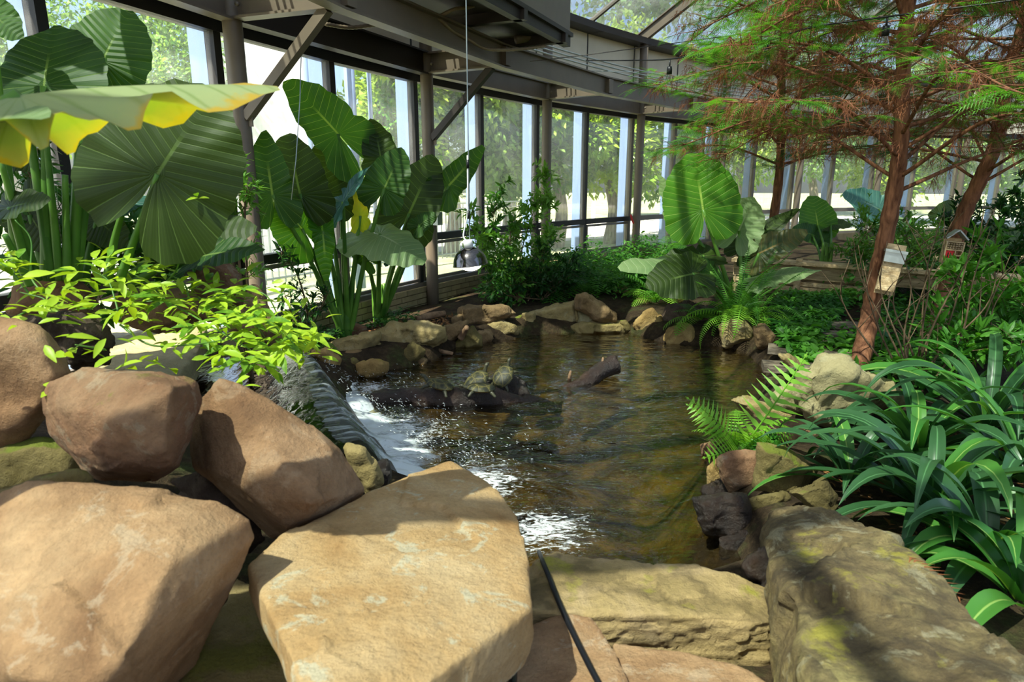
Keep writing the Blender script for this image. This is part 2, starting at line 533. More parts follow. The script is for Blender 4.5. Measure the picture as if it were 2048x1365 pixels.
_P = np.stack([_X.ravel(), _Y.ravel()], 1)
_h = terrain_h(_P)
_h += np.array([noise.fractal(Vector((x * 2.2, y * 2.2, 0)), 1, 2, 3) for x, y in _P]) * .02
# the floor ends under the curved wall
RC = np.array((16.25, -1.6)); RR = 19.6
_keep = np.hypot(_P[:, 0] - RC[0], _P[:, 1] - RC[1]) < RR + .12
_nx, _ny = len(_xs), len(_ys)
_idx = np.arange(_nx * _ny).reshape(_ny, _nx)
_F = np.stack([_idx[:-1, :-1].ravel(), _idx[:-1, 1:].ravel(), _idx[1:, 1:].ravel(), _idx[1:, :-1].ravel()], 1)
_F = _F[_keep[_F].all(1)]
_used, _inv = np.unique(_F, return_inverse=True)
k = N('soil')
c = k.coords(False)
n1 = k.noise(3.0, 8, .65, c)
n2 = k.noise(22.0, 6, .7, c)
col = k.ramp(n1, [(.34, '#2b2218'), (.52, '#4a3c2a'), (.68, '#47502a')])
col = k.mix(k.ramp(n2, [(.45, .5), (.6, 0.0)]), col, '#1d1610')
gp = k.n('NewGeometry'); sp = k.n('SeparateXYZ'); k.l(gp.outputs['Position'], sp.inputs[0])
bedm = k.ramp(k.math('ADD', sp.outputs[2], .62), [(.30, 1.0), (.42, 0.0)])
bedc = k.ramp(k.noise(5.0, 8, .62, c, .3), [(.32, '#1f1a0c'), (.5, '#463a1c'), (.68, '#705c30')])
col = k.mix(bedm, col, bedc)
M['soil'] = k.done(k.princ(col, .95, k.bump(n2, .9, .04), .15))
ground = part('floor', np.column_stack([_P, _h])[_used], _inv.reshape(_F.shape), M['soil'])
tag(ground, 'dark soil floor of the greenhouse with the pond basin', kind='structure')

# water -----------------------------------------------------------
def watermat(name, tint, foam_c=None, foam_r=1.0, flow=0.0):
    k = N(name)
    c = k.coords(False)
    mp = k.n('Mapping'); k.l(c, mp.inputs[0])
    mp.inputs['Rotation'].default_value = (0, 0, math.radians(-18))
    mp.inputs['Scale'].default_value = (2.0, 4.2, 1.0) if not flow else (9.0, 2.4, 1)
    n1 = k.noise(1.6, 3, .55, mp.outputs[0], .8)
    n2 = k.noise(10.0, 4, .62, c, .8)
    h = k.math('ADD', n1, k.math('MULTIPLY', n2, .22))
    nm = k.bump(h, .5 if not flow else .18, .05)
    fr = k.n('Fresnel'); fr.inputs['IOR'].default_value = 1.33; k.l(nm, fr.inputs['Normal'])
    fac = k.math('MULTIPLY', fr.outputs[0], 1.9, True)
    gl = k.n('BsdfGlossy'); gl.inputs['Roughness'].default_value = .03; k.l(nm, gl.inputs['Normal'])
    gl.inputs['Color'].default_value = (1, 1, 1, 1)
    tr = k.n('BsdfTransparent'); tr.inputs[0].default_value = tint
    ms = k.n('MixShader'); k.l(fac, ms.inputs[0]); k.l(tr.outputs[0], ms.inputs[1]); k.l(gl.outputs[0], ms.inputs[2])
    sh = ms.outputs[0]
    if foam_c is not None:
        tot = None
        g = k.n('NewGeometry')
        for (fx, fy, r, amt) in foam_c:
            vd = k.n('VectorMath', operation='DISTANCE'); k.l(g.outputs['Position'], vd.inputs[0])
            vd.inputs[1].default_value = (fx, fy, WATER)
            m = k.math('MULTIPLY', k.math('SUBTRACT', 1.0, k.math('DIVIDE', vd.outputs['Value'], r), True), amt)
            tot = m if tot is None else k.math('MAXIMUM', tot, m)
        mf = k.n('Mapping'); k.l(c, mf.inputs[0]); mf.inputs['Rotation'].default_value = (0, 0, math.radians(-42)); mf.inputs['Scale'].default_value = (1.0, 2.6, 1)
        nf = k.noise(16.0, 7, .72, mf.outputs[0], 1.2)
        fm = k.ramp(k.math('ADD', nf, k.math('MULTIPLY', tot, .38)), [(.74, 0.0), (.86, .8)])
        di = k.n('BsdfDiffuse'); di.inputs[0].default_value = (.85, .88, .88, 1)
        m2 = k.n('MixShader'); k.l(fm, m2.inputs[0]); k.l(sh, m2.inputs[1]); k.l(di.outputs[0], m2.inputs[2])
        sh = m2.outputs[0]
    return k.done(sh)
_f1 = gz(800, 860, WATER); _f2 = gz(960, 960, WATER); _f3 = gz(1090, 1060, WATER); _f4 = gz(740, 775, WATER)
M['water'] = watermat('pond_water', (.76, .70, .48, 1), [(_f1[0], _f1[1], .55, 1.0), (_f2[0], _f2[1], .55, .9), (_f3[0], _f3[1], .42, .95), (_f4[0], _f4[1], .40, .85)])
M['swater'] = watermat('stream_water', (.62, .55, .40, 1), None, 1, 1.0)
def water_patch(name, poly, z, mat, amp, grow, step=.04):
    lo, hi = poly.min(0) - grow, poly.max(0) + grow
    xs = np.arange(lo[0], hi[0], step); ys = np.arange(lo[1], hi[1], step)
    X, Y = np.meshgrid(xs, ys)
    P = np.stack([X.ravel(), Y.ravel()], 1)
    keep = pip(P, poly) < grow
    Z = np.array([noise.fractal(Vector((x * 2.2 + y * .8, y * 4.5 - x, 1.7)), 1, 2, 2) for x, y in P]) * amp + z
    idx = np.arange(len(P)).reshape(len(ys), len(xs))
    F = np.stack([idx[:-1, :-1].ravel(), idx[:-1, 1:].ravel(), idx[1:, 1:].ravel(), idx[1:, :-1].ravel()], 1)
    F = F[keep[F].all(1)]
    u, inv = np.unique(F, return_inverse=True)
    return part(name, np.column_stack([P, Z])[u], inv.reshape(F.shape), mat)
o = water_patch('pond_water', pond, WATER, M['water'], .010, .10)
tag(o, 'rippled amber brown pond water with floating foam', 'water', kind='stuff')
o = water_patch('stream_water', stream, STREAM, M['swater'], .004, .03, .035)
tag(o, 'dark fast stream water feeding the waterfall', 'water', kind='stuff')

# waterfall: lip -> foot
k = N('falling_water')
uvn = k.n('UVMap').outputs[0]
mp = k.n('Mapping'); k.l(uvn, mp.inputs[0]); mp.inputs['Scale'].default_value = (26, 2.2, 1)
n1 = k.noise(1.0, 6, .7, mp.outputs[0], .5)
su = k.n('SeparateXYZ'); k.l(uvn, su.inputs[0])
n2 = k.noise(1.0, 5, .7, mp.outputs[0], 1.5)
tt = k.ramp(su.outputs[1], [(.0, .30), (.28, .44), (.48, .95), (.72, .90), (.88, .66), (1.0, .20)])
whit = k.math('ADD', k.math('MULTIPLY', k.math('SUBTRACT', n1, .5), 2.6), tt)
fac = k.ramp(whit, [(.34, .02), (.54, .35), (.80, .85)])
di = k.n('BsdfPrincipled'); di.inputs['Base Color'].default_value = (.72, .77, .78, 1); di.inputs['Roughness'].default_value = .3
tl = k.n('BsdfTransparent'); tl.inputs[0].default_value = (.66, .72, .58, 1)
gl = k.n('BsdfGlossy'); gl.inputs['Roughness'].default_value = .12
k.l(k.bump(n1, .8, .04), gl.inputs['Normal'])
gf = k.ramp(su.outputs[1], [(.0, .12), (.45, .26), (.85, .12), (1.0, .0)])
tw_ = k.n('BsdfTransparent'); mt_ = k.n('MixShader'); k.l(k.ramp(su.outputs[1], [(.5, 0.0), (1.0, 1.0)]), mt_.inputs[0]); k.l(tl.outputs[0], mt_.inputs[1]); k.l(tw_.outputs[0], mt_.inputs[2])
m0 = k.n('MixShader'); k.l(gf, m0.inputs[0]); k.l(mt_.outputs[0], m0.inputs[1]); k.l(gl.outputs[0], m0.inputs[2])
m1 = k.n('MixShader'); k.l(fac, m1.inputs[0]); k.l(m0.outputs[0], m1.inputs[1]); k.l(di.outputs[0], m1.inputs[2])
M['fall'] = k.done(m1.outputs[0])
lip = [gz(600, 712, STREAM), gz(622, 735, STREAM), gz(640, 790, STREAM), gz(665, 840, STREAM), gz(700, 890, STREAM)]
foot = [gz(690, 745, WATER), gz(735, 790, WATER), gz(800, 850, WATER), gz(870, 905, WATER), gz(900, 960, WATER)]
lc, fc = bez(lip, 26), bez(foot, 26)
V, F, UV = [], [], []
nu, nv = len(lc), 40
for i in range(nu):
    for j in range(nv):
        t = j / (nv - 1)
        p = lc[i] * (1 - t) + fc[i] * t
        back = lc[i] + (lc[i] - fc[i]) * .10
        zz = STREAM + .012 + (WATER - STREAM) * (.84 * float(sst(np.array(t), .06, .50)) + .20 * max(0, t - .5) / .5)
        if t < .08: p = back * (1 - t / .08) + (lc[i] * .92 + fc[i] * .08) * (t / .08)
        w = noise.fractal(Vector((i * .16, t * 1.6, 3)), .8, 2.1, 5) + .5 * noise.noise(Vector((i * .55, t * 1.2, 9)))
        V.append((p[0] + .02 * w, p[1] + .02 * w, zz + .030 * w * min(1, t * 3)))
        UV.append((i / (nu - 1), t))
for i in range(nu - 1):
    for j in range(nv - 1):
        F.append((i * nv + j, (i + 1) * nv + j, (i + 1) * nv + j + 1, i * nv + j + 1))
o = part('waterfall', V, F, M['fall'])
def set_uv(me, UV, name='UVMap'):
    lay = me.uv_layers.new(name=name)
    li = np.empty(len(me.loops), np.int32); me.loops.foreach_get('vertex_index', li)
    lay.data.foreach_set('uv', np.asarray(UV, np.float32)[li].ravel())
set_uv(o.data, UV)
tag(o, 'white streaked waterfall pouring over the rock lip into the pond', 'waterfall', kind='stuff')
# rock lip under the fall
g = G()
V = []
for i in range(nu):
    a, b = lc[i], fc[i]
    d = (b - a); d[2] = 0
    V += [a + (0, 0, -.05) - d * .25, a + (0, 0, -.03) + d * .05, a + d * .45 + (0, 0, -.20), a + d * .70 + (0, 0, -.5)]
F = [(i * 4 + j, (i + 1) * 4 + j, (i + 1) * 4 + j + 1, i * 4 + j + 1) for i in range(nu - 1) for j in range(3)]
tag(part('ledge_rock', V, F, M['r_wet']), 'dark wet ledge stone behind the falling water', 'rock')
# splash drops
g = G()
pos, dirs, sc = [], [], []
for _ in range(900):
    i = rng.randrange(nu)
    t = rng.betavariate(2.2, 1.0)
    p = lc[i] * (1 - t) + fc[i] * t * 1.0
    d = unit(fc[i] - lc[i])
    if rng.random() < .65:
        p = fc[i] + d * abs(rng.gauss(0, .28)) + np.array((rng.gauss(0, .08), rng.gauss(0, .08), 0))
        p[2] = WATER + abs(rng.gauss(0, .045))
    else:
        p[2] = STREAM + (WATER - STREAM) * t ** 1.3 + abs(rng.gauss(0, .02)) + .015
    pos.append(p); dirs.append(d + np.array((0, 0, rng.uniform(-.6, .5))) + nrg.normal(0, .25, 3)); sc.append((rng.uniform(.001, .0024), rng.uniform(.004, .016), rng.uniform(.001, .0024)))
OCT = np.array([(1, 0, 0), (-1, 0, 0), (0, 1, 0), (0, -1, 0), (0, 0, 1), (0, 0, -1)], float)
OCF = np.array([(0, 2, 4), (2, 1, 4), (1, 3, 4), (3, 0, 4), (2, 0, 5), (1, 2, 5), (3, 1, 5), (0, 3, 5)])
V, F = scatter(OCT, OCF, np.array(pos), frames(np.array(dirs), np.array((0, 0, 1.0))), np.array(sc))
M['foam'] = plain('foam', '#eef2f2', .4, 0, .5, .05, 20)
tag(part('water_spray', V, F, M['foam']), 'white spray drops thrown up at the foot of the waterfall', 'water spray', kind='stuff')

# ------------------------------------------------------------------ curved glass wall
def ring(a, r, z=0.0):
    a = math.radians(a)
    return np.array((RC[0] - r * math.cos(a), RC[1] + r * math.sin(a), z))
A0, DA = 20.6, 8.0
def glassmat(name, dirt, tint=(.93, .97, 1, 1), low=True):
    k = N(name)
    c = k.coords(False)
    mp = k.n('Mapping'); k.l(c, mp.inputs[0]); mp.inputs['Scale'].default_value = (6, 6, .7)
    n1 = k.noise(3.0, 7, .7, mp.outputs[0])
    n2 = k.noise(1.1, 5, .6, c)
    f = k.math('MULTIPLY', k.ramp(n1, [(.35, .5), (.72, 1.5)]), dirt)
    f = k.math('MULTIPLY', f, k.ramp(n2, [(.3, .4), (.7, 1.5)]))
    tr = k.n('BsdfTransparent'); tr.inputs[0].default_value = tint
    df = k.n('BsdfDiffuse'); df.inputs[0].default_value = (.75, .77, .78, 1)
    tl = k.n('BsdfTranslucent'); tl.inputs[0].default_value = (.8, .83, .86, 1)
    md = k.n('MixShader'); md.inputs[0].default_value = .6; k.l(df.outputs[0], md.inputs[1]); k.l(tl.outputs[0], md.inputs[2])
    gl = k.n('BsdfGlossy'); gl.inputs['Roughness'].default_value = .03
    m1 = k.n('MixShader'); k.l(f, m1.inputs[0]); k.l(tr.outputs[0], m1.inputs[1]); k.l(md.outputs[0], m1.inputs[2])
    m2 = k.n('MixShader'); m2.inputs[0].default_value = .05; k.l(m1.outputs[0], m2.inputs[1]); k.l(gl.outputs[0], m2.inputs[2])
    return k.done(m2.outputs[0])
M['glass'] = glassmat('dusty_glass', .115)
M['roofglass'] = glassmat('roof_glass', .07, (.56, .62, .65, 1))
ZS, ZM, ZT, ZB, ZE = 0.20, 0.78, 2.58, 2.86, 3.78      # sill, mid rail, head, beam top, eave
RW = RR + .20                                           # window line
bays = range(-1, 11)                                    # half-bay steps from column 0
def rad_dir(a):
    a = math.radians(a)
    return np.array((-math.cos(a), math.sin(a), 0.0))
bn = 0
for kbay in range(-2, 10):
    a0 = A0 + DA * (kbay - 1)
    bn += 1
    w = thing('window_%d' % bn, None, None, tuple(ring(a0, RW, 0)), kind='structure')
    w['label'] = 'bay %d of the curved glass wall with dark mullions' % bn
    for h in range(2):
        aa, ab = a0 + h * DA / 2, a0 + (h + 1) * DA / 2
        p, q = ring(aa, RW), ring(ab, RW)
        d = unit(q - p); nrm = rad_dir((aa + ab) / 2)
        # panes
        for z0, z1 in ((ZS + .05, ZM - .04), (ZM + .04, ZT - .03)):
            e = .03
            V, F = box((p + q) / 2 + np.array((0, 0, (z0 + z1) / 2)), np.linalg.norm(q - p) / 2 - e, .004, (z1 - z0) / 2, d)
            part('pane', V, F, M['glass'], w, False)
        fm = M['frame'] if kbay < 4 else M['bronze']
        # mullion with its outside fin, coloured blue as if in shade
        part('mullion', *bar(p + (0, 0, ZS), p + (0, 0, ZT), .07, .09, nrm), fm, w, False)
        part('fin', *box(p + nrm * .14 + np.array((0, 0, 1.40)), .085, .03, 1.2, nrm), M['fin'], w, False)
        part('mid_rail', *bar(p + (0, 0, ZM), q + (0, 0, ZM), .09, .085), fm, w, False)
        part('sill', *bar(p + (0, 0, ZS + .02), q + (0, 0, ZS + .02), .12, .06), M['bronze'], w, False)
        part('head', *bar(p + (0, 0, ZT + .03), q + (0, 0, ZT + .03), .11, .13), M['frame'], w, False)
        if kbay in (0, 1, 2, 3):
            # inner opening frame of the lower light
            g = G()
            ii = -nrm * .03
            zc0, zc1 = ZS + .06, ZM - .05
            pp, qq = p + d * .06 + ii, q - d * .06 + ii
            for zz in (zc0 + .02, zc1 - .02):
                g.add(*bar(pp + (0, 0, zz), qq + (0, 0, zz), .04, .035))
            for xx in (pp, qq):
                g.add(*bar(xx + (0, 0, zc0), xx + (0, 0, zc1), .035, .04, nrm))
            g.build('vent_frame', M['bronze'], w, False)
    # masonry kerb under the glass
# low wall with separate bricks in the bays in view
lw = thing('wall_low', None, None, tuple(ring(A0, RW, 0)), kind='structure')
lw['label'] = 'low cream brick wall carrying the windows'
g = G()
for kbay in range(-2, 10):
    for h in range(4):
        aa = A0 + DA * (kbay - 1) + h * DA / 4
        g.add(*bar(ring(aa, RW, .06), ring(aa + DA / 4, RW, .06), .20, .28))
g.build('wall_core', M['mortar'], lw, False)
bm_ = mesh_from('brick', *box((0, 0, 0), .098, .022, .029))
bm_.materials.append(M['brick'])
LB = .205
for course in range(4):
    z = -.02 + course * .067
    s = 0.0
    r = RW - .115
    nb = int(math.radians(8 * 3.6) * r / LB)
    for i in range(nb):
        a = A0 - 1.0 + math.degrees((i + .5 * (course % 2)) * LB / r)
        X = np.array((math.sin(math.radians(a)), math.cos(math.radians(a)), 0))
        Mx = mat4(np.stack([X, np.cross((0, 0, 1), X), np.array((0, 0, 1.0))]), ring(a, r + rng.uniform(-.003, .003), z) - wl(lw))
        link('brick', bm_, None, lw, Mx)

# columns, with bracket and brace
names = {0: 'beside the yellowing elephant ear leaf', 1: 'standing between the two big elephant ears', 2: 'with a grey switch box beside the heat lamp',
         3: 'rising behind the slender leafy shrub', 4: 'with a red strap at its window rail', 5: 'behind the big round elephant ear leaf', 6: 'behind the thin cypress trunk', 7: 'beyond the leaning cypress trunk', 8: 'far along the wall behind the cypress foliage'}
RI = RR - .95
for kcol in range(0, 9):
    a = A0 + DA * (kcol - 1)
    b0 = ring(a, RR, 0)
    cth = thing('steel_column', 'round brown steel column ' + names[kcol], 'column', tuple(b0), 'steel columns of the curved wall')
    zt = ZE - .02
    zs = np.linspace(-.1, zt, 8)
    part('shaft', *tube([b0 + (0, 0, z) for z in zs], .072, 20), M['steel'], cth)
    ctr = -rad_dir(a)
    inn = b0 + ctr * .95
    part('bracket_beam', *ibeam(b0 + (0, 0, ZT + .14) + ctr * .05, inn + (0, 0, ZT + .14), .11, .22), M['steel'], cth, False)
    if kcol in (0, 1, 2):
        lo = b0 + (0, 0, 1.92) + ctr * .06
        hi = inn - ctr * .10 + (0, 0, ZT + .04)
        part('brace', *bar(lo, hi, .07, .07), M['steel'] if kcol == 1 else M['steel_dark'], cth, False)
        part('gusset', *box(lo, .05, .006, .07, ctr), M['steel'], cth, False)
    for s in (-1, 1):
        part('bolt', *tube([b0 + (0, 0, ZT + .12) + ctr * .12 + s * .055 * np.cross((0, 0, 1), ctr), b0 + (0, 0, ZT + .12) + ctr * .12 + s * .075 * np.cross((0, 0, 1), ctr)], .016, 8), M['steel'], cth)
    if kcol == 2:
        X = np.cross((0, 0, 1), ctr)
        part('switch_box', *box(b0 + (0, 0, 1.02) + ctr * .10, .05, .035, .075, X), M['galv'], cth, False)
    if kcol == 4:
        part('red_strap', *tube(bez([b0 + (-.12, -.05, .86), b0 + (-.10, -.08, .78), b0 + (-.07, -.1, .70)], 4), .018, 6), plain('red_plastic', '#b02018', .4), cth)
bmn = {0: 'above the yellowing elephant ear leaf', 1: 'under the hanging heater unit', 2: 'between the heater unit and the light bulbs', 3: 'above the slender leafy shrub windows', 4: 'above the round elephant ear leaf', 5: 'behind the thin cypress top', 6: 'behind the leaning cypress', 7: 'far end behind cypress foliage'}
for kcol in range(0, 8):
    a = A0 + DA * (kcol - 1)
    for rr, wd, nm_ in ((RR, 'outer', 'outer_beam'), (RI, 'inner', 'inner_beam')):
        p, q = ring(a, rr, ZT + .14), ring(a + DA, rr, ZT + .14)
        V, F = ibeam(p, q, .12, .24)
        o = part(nm_, V, F, M['steel_dark'] if kcol == 1 and rr == RR else M['steel'], None, False)
        tag(o, '%s brown steel I-beam of the wall ring %s' % (wd, bmn[kcol]), 'beam', 'ring beams')
        d = unit(q - p)
        for s in (.06,):
            b = part('splice_plate', *box(p + d * s, .05, .068, .09, d), M['steel'], o, False)
# clerestory panels + columns joints
cw = thing('wall_clerestory', None, None, tuple(ring(A0, RW, ZB)), kind='structure')
cw['label'] = 'band of beige panels above the windows'
for kbay in range(-2, 10):
    for h in range(2):
        aa = A0 + DA * (kbay - 1) + h * DA / 2
        p, q = ring(aa, RW + .02), ring(aa + DA / 2, RW + .02)
        d = unit(q - p)
        zz = (ZT + .1 + ZE) / 2
        part('panel', *box((p + q) / 2 + (0, 0, zz), np.linalg.norm(q - p) / 2 - .02, .02, (ZE - ZT - .1) / 2, d), M['panel'], cw, False)
        part('panel_joint', *bar(p + (0, 0, ZT + .1), p + (0, 0, ZE), .03, .05, d), M['steel_dark'], cw, False)
        part('gutter', *box((p + q) / 2 + (0, 0, ZE + .02) - rad_dir(aa + DA / 4) * .14, np.linalg.norm(q - p) / 2 + .01, .16, .05, d), M['steel_dark'], cw, False)
        part('eave_trim', *box((p + q) / 2 + (0, 0, ZE + .10) - rad_dir(aa + DA / 4) * .06, np.linalg.norm(q - p) / 2 + .01, .05, .04, d), M['steel'], cw, False)
# conduits along the clerestory
for dz, rr, lab in ((.52, .30, 'upper'), (.44, .38, 'middle'), (.36, .46, 'lower')):
    pts = [ring(a, RR - rr, ZT + .14 + dz) for a in np.arange(A0 - 4, A0 + DA * 6, 2)]
    tag(part('conduit', *tube(pts, .012, 6), M['galv']), '%s galvanised conduit running along the beige panels' % lab, 'conduit', 'conduits on the ring beam')
# glazed roof: cone
SL = math.tan(math.radians(27))
rf = thing('ceiling', None, None, (0, 0, ZE), kind='structure')
rf['label'] = 'sloping glazed roof on steel rafters'
def roofp(a, r): return ring(a, r, ZE + .12 + (RW - r) * SL)
RB = [RW - .05, RW - 2.4, RW - 4.8, RW - 7.6, RW - 11]
angs = [A0 + DA * (k - 1) / 1.0 for k in range(-4, 12)]
for i, a in enumerate(angs):
    part('rafter', *ibeam(roofp(a, RB[0]) - (0, 0, .10), roofp(a, RB[-1]) - (0, 0, .10), .08, .18), M['steel'], rf, False)
    if i + 1 < len(angs):
        a2 = angs[i + 1]
        am = (a + a2) / 2
        part('glazing_bar', *bar(roofp(am, RB[0]), roofp(am, RB[-1]), .05, .06), M['bronze'], rf, False)
        for j in range(len(RB) - 1):
            for u0, u1 in ((a, am), (am, a2)):
                V = [roofp(u0, RB[j]), roofp(u1, RB[j]), roofp(u1, RB[j + 1]), roofp(u0, RB[j + 1])]
                V += [v + np.array((0, 0, .008)) for v in V]
                part('roof_pane', V, [(3, 2, 1, 0), (4, 5, 6, 7), (0, 1, 5, 4), (1, 2, 6, 5), (2, 3, 7, 6), (3, 0, 4, 7)], M['roofglass'], rf, False)
        for r in RB[1:]:
            part('purlin', *tube([roofp(a, r) - (0, 0, .22), roofp(am, r) - (0, 0, .2), roofp(a2, r) - (0, 0, .22)], .05, 10), M['rust'] if r == RB[1] else M['steel'], rf)

# ------------------------------------------------------------------ heater unit hung on the ring
inw = -rad_dir(A0 + 4); tg = unit(ring(A0 + DA, RR) - ring(A0, RR))
A = np.array((.62, 7.55, 0))
hu = thing('heater_unit', 'large grey heater unit hung under the roof above the heat lamp', 'heater', (A[0], A[1], ZB + .06))
cx = A - inw * .55 - tg * 1.25
part('casing', *box(cx + (0, 0, ZB + .50), 1.25, .55, .36, tg), M['steel'], hu, False)
part('base_pan', *box(cx + (0, 0, ZB + .11), 1.28, .58, .02, tg), M['steel_dark'], hu, False)
for s in (-1, 1):
    part('base_channel', *box(cx + inw * s * .50 + (0, 0, ZB + .06), 1.30, .04, .06, tg), M['steel_dark'], hu, False)
for s in (-.9, 0, .9):
    part('cross_channel', *box(cx + tg * s * 1.2 + (0, 0, ZB + .05), .58, .04, .05, inw), M['steel_dark'], hu, False)
part('duct_pipe', *tube(bez([A + tg * .06 - inw * .12 + (0, 0, ZB + .9), A + tg * .06 - inw * .12 + (0, 0, ZB + .35), A + tg * .04 - inw * .2 + (0, 0, ZB + .17), A - inw * .5 - tg * .3 + (0, 0, ZB + .05)], 6), .045, 12), M['steel'], hu)
for nm_, P in (('flexible_conduit', [(780, 0, 6.0), (835, 18, 6.1), (880, 40, 6.2), (905, 62, 6.4), (935, 78, 6.6), (975, 98, 6.8), (1040, 98, 7.0), (1090, 92, 7.3)]),
               ('flexible_conduit', [(880, 32, 6.2), (910, 18, 6.2), (940, 14, 6.3), (970, 0, 6.4)]),
               ('flexible_conduit', [(650, 48, 5.6), (700, 55, 5.8), (760, 50, 6.0), (805, 60, 6.2)])):
    lab = {780: 'long ribbed flexible conduit sagging under the heater unit', 880: 'short ribbed conduit looping up into the heater unit', 650: 'ribbed conduit between the ring beams near the diagonal brace'}[P[0][0]]
    pts = bez([at(*p) for p in P], 14)
    R_ = np.array([.014 + .003 * (i % 2) for i in range(len(pts))])
    tag(part(nm_, *tube(pts, R_, 8), M['conduit']), lab, 'conduit')
# thin hanging cable near the elephant ear
tag(part('steel_cable', *tube([at(603, 90, 5.3), at(600, 200, 5.3), at(592, 320, 5.2), at(583, 400, 5.15)], .004, 5), M['galv']), 'thin pale cable hanging beside the middle elephant ear', 'cable')
# ------------------------------------------------------------------ outside the glass
k = N('lawn_and_drive')
c = k.coords(False)
n1 = k.noise(.8, 6, .6, c)
col = k.ramp(n1, [(.35, '#77875a'), (.6, '#9a9c7c'), (.72, '#b9b09c')])
M['lawn'] = k.done(k.princ(col, .95, None, .1))
M['drive'] = plain('concrete_drive', '#b5b0a8', .9, 0, .2, .08, 1.5)
V, F = [], []
# ground ring outside the wall
aa = np.linspace(-60, 130, 96)
for a in aa:
    for r in (RW + .1, 24, 27.5, 32, 60, 110):
        V.append(ring(a, r, -.06 if r < 33 else -.2))
def strip(j):
    return [(i * 6 + j, (i + 1) * 6 + j, (i + 1) * 6 + j + 1, i * 6 + j + 1) for i in range(len(aa) - 1)]
part('lawn', V, strip(0) + strip(3) + strip(4), M['lawn']); tag(bpy.data.objects['lawn'], 'sunlit lawn outside the curved glass wall', kind='structure')
part('road', V, strip(1) + strip(2), M['drive']); tag(bpy.data.objects['road'], 'pale concrete drive outside the curved glass wall', kind='structure')
# leaf templates: folded blade along +y, unit length
def blade(w=.36, seg=3, fold=.12, droop=.15):
    V, F = [], []
    ys = np.linspace(0, 1, seg + 1)
    for y in ys:
        hw = w * math.sin(math.pi * min(.97, max(.03, y ** .85))) * .5 + .004
        z = -droop * y * y
        V += [(-hw, y, z + fold * hw * 2), (0, y, z), (hw, y, z + fold * hw * 2)]
    for i in range(seg):
        a = i * 3
        F += [(a, a + 1, a + 4, a + 3), (a + 1, a + 2, a + 5, a + 4)]
    return np.array(V), np.array(F)
def rand_dirs(n, up=0.0):
    d = nrg.normal(0, 1, (n, 3)); d[:, 2] += up
    return unit(d)
def crown(center, rad, n, size, blobs=14, w=.4):
    """clumped leaf crown: V,F"""
    bc = rand_dirs(blobs) * (nrg.random((blobs, 1)) ** .5) * np.array(rad) * .8 + np.array(center)
    br = nrg.uniform(.28, .5, blobs) * min(rad)
    w_ = nrg.integers(0, blobs, n)
    d = rand_dirs(n, .15)
    pos = bc[w_] + d * (br[w_] * nrg.uniform(.6, 1.05, n))[:, None]
    dirs = unit(d + nrg.normal(0, .55, (n, 3)) + np.array((0, 0, -.15)))
    ups = unit(nrg.normal(0, .5, (n, 3)) + np.array((0, 0, 1.0)))
    TV = np.array([(0, 0, 0), (-w / 2, .45, .05), (w / 2, .45, .05), (0, 1, -.1)]); TF = np.array([(0, 2, 1), (1, 2, 3)])
    return scatter(TV, TF, pos, frames(dirs, ups), size * nrg.uniform(.7, 1.25, n))
def out_tree(name, label, px, Y, h, rad, n, size, mat, bark, w=.4, trunk=.18):
    q = at(px, 430, Y)
    b = np.array((q[0], q[1], -.1))
    t = thing(name, label, 'tree', tuple(b), 'trees outside the glass')
    part('trunk', *tube(bez([b, b + (.1, .05, h * .3), b + (-.1, .1, h * .65), b + (0, 0, h)], 5), np.linspace(trunk, trunk * .4, 16), 10), bark, t)
    V, F = crown(b + (0, 0, h), rad, int(n * 2.4), size, 26, .5)
    o = part('foliage', V, F, mat, t, False); o['kind'] = 'stuff'
    return t
MG, OK_, BK = M['magn'], M['oak'], M['bark_grey']
